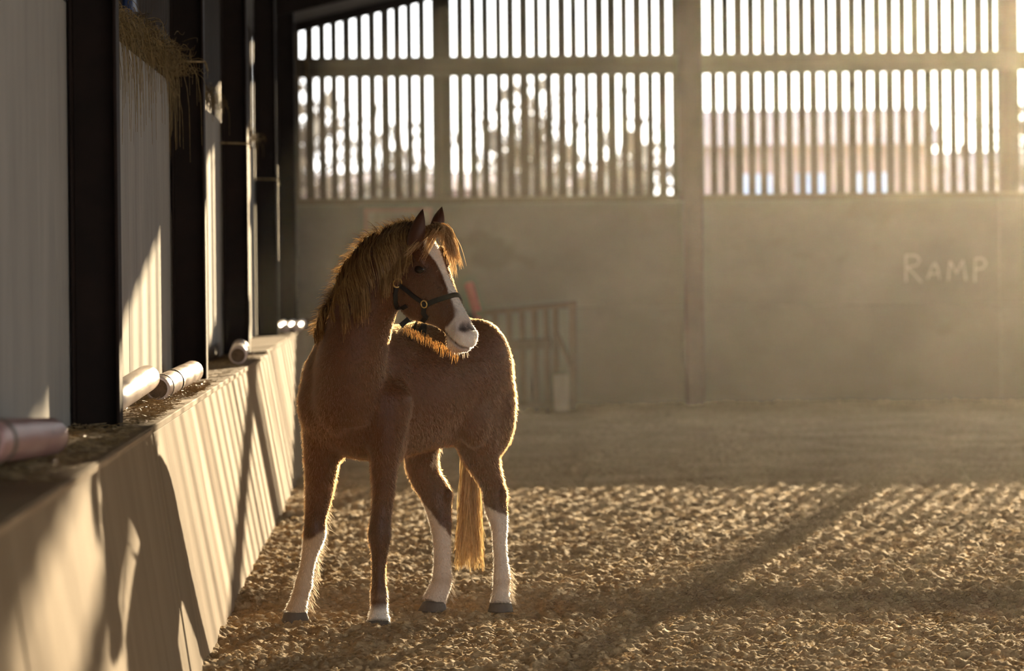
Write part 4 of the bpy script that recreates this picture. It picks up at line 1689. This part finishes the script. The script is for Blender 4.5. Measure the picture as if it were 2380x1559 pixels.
def barn(name, x0, x1, y0, y1, zw, zr, label, wins):
    t = empty(name, ((x0 + x1) / 2, y0, -.1), label, 'building')
    box('wall', x0, x1, y0, y1, -.2, zw, M['houseW'], t, .02)
    ym = (y0 + y1) / 2
    bm = bmesh.new()
    v = [bm.verts.new(p) for p in ((x0 - .3, y0 - .3, zw), (x1 + .3, y0 - .3, zw), (x1 + .3, y1 + .3, zw), (x0 - .3, y1 + .3, zw), (x0 - .3, ym, zr), (x1 + .3, ym, zr))]
    for f in ((0, 1, 5, 4), (2, 3, 4, 5), (1, 2, 5), (3, 0, 4), (3, 2, 1, 0)):
        bm.faces.new([v[i] for i in f])
    bm_obj('roof', bm, M['houseR'], t)
    for (a, b, c, d) in wins:
        w = box('window', a, b, y0 - .06, y0 + .02, c, d, M['houseG'], t, .01)
    return t


S = 95.0 / FPX
barn('house', 7.6, 13.1, 95, 103, 4.3, 5.35, 'pale rendered house outside, behind the boards right of the steel post',
     [(8.3, 9.1, 1.8, 3.6), (9.7, 10.5, 1.8, 3.6), (11.2, 12.0, 1.8, 3.6)])
barn('shed', -5.5, 6.6, 105, 114, 3.5, 4.1, 'long low pale shed outside, behind the boards above the horse', [(1.5, 2.6, 1.6, 2.8), (4.3, 5.4, 1.6, 2.8)])
barn('store', 13.9, 22.0, 98, 106, 3.1, 4.3, 'pale store building outside, behind the boards at the right edge', [])


def tree(x, y, h, wd, label, n=260):
    t = empty('tree', (x, y, -.1), label, 'tree', 'trees outside the end wall')
    bm = cyl_bm((x, y, -.2), (x + .1, y, h * .55), .16, .08, 10)
    bm_obj('trunk', bm, M['bark'], t, True)
    P = []
    tips = []
    for i in range(34):
        a = RNG.random() * 6.28
        f = .25 + .7 * RNG.random()
        z0 = h * (.28 + .3 * RNG.random())
        tip = np.array([x + math.cos(a) * wd * f, y + math.sin(a) * wd * f, h * (.45 + .55 * RNG.random() * (1.1 - .45 * f))])
        b = np.array([x + .05, y, z0])
        s = np.linspace(0, 1, 6)[:, None]
        p = b + (tip - b) * s + RNG.normal(0, .06, (6, 3)) * s
        P.append(p)
        tips.append(p)
        for q in range(4):
            e = p[3] + RNG.normal(0, .5, 3)
            P.append(p[3] + (e - p[3]) * np.linspace(0, 1, 4)[:, None])
            tips.append(P[-1])
    V, F = tube_mesh(P, .028, 4, .25)
    tag(mesh_obj('branches', V, F, M['bark'], t), kind='stuff').matrix_parent_inverse = Matrix.Translation(-t.location)
    V, F = [], []
    for i in range(n):
        p = tips[int(RNG.random() * len(tips))]
        c = p[int(2 + RNG.random() * (len(p) - 2))] + RNG.normal(0, .22, 3)
        a, b = RNG.normal(0, .10, 3), RNG.normal(0, .10, 3)
        k = len(V)
        V += [c - a, c + b, c + a, c - b]
        F.append((k, k + 1, k + 2, k + 3))
    tag(mesh_obj('leaves', V, F, M['leafout'], t), kind='stuff').matrix_parent_inverse = Matrix.Translation(-t.location)


tree(-2.4, 84, 6.6, 1.5, 'twiggy tree outside, leftmost behind the boards in the hall corner')
tree(-.2, 90, 5.2, 1.3, 'twiggy tree outside, second from the left behind the boards')
tree(2.9, 82, 6.3, 1.7, 'twiggy tree outside behind the boards above the ears of the horse', 340)
tree(5.2, 88, 5.6, 1.2, 'twiggy tree outside behind the boards, left of the steel post')
tree(14.6, 88, 6.0, 1.4, 'twiggy tree outside behind the boards near the right edge', 220)

# ------------------------------------------------------------------ dusty air in the hall
bm = bmesh.new()
sec = [(-.66, .07), (X_R - .2, .07), (X_R - .2, roof_z(X_R - .2) - .25), (10.0, roof_z(10.0) - .25), (-.70, roof_z(-.70) - .25)]
ra = [bm.verts.new((x, -5.5, z)) for x, z in sec]
rb = [bm.verts.new((x, Y_BACK - .62, z)) for x, z in sec]
bm.faces.new(list(reversed(ra)))
bm.faces.new(rb)
for i in range(5):
    bm.faces.new((ra[i], ra[(i + 1) % 5], rb[(i + 1) % 5], rb[i]))
bmesh.ops.recalc_face_normals(bm, faces=bm.faces)
hz = bm_obj('dusty_air', bm, M['sand'])
mt = bpy.data.materials.new('dust')
mt.use_nodes = True
nt = mt.node_tree
nt.nodes.clear()
out = nt.nodes.new('ShaderNodeOutputMaterial')
vsn = nt.nodes.new('ShaderNodeVolumeScatter')
vsn.inputs['Color'].default_value = (1.0, .93, .82, 1)
vsn.inputs['Density'].default_value = 0.00075
vsn.inputs['Anisotropy'].default_value = 0.88
nt.links.new(vsn.outputs[0], out.inputs['Volume'])
hz.data.materials.clear()
hz.data.materials.append(mt)
tag(hz, 'thin dusty air filling the hall, glowing where the sun comes through', 'dust', kind='stuff')
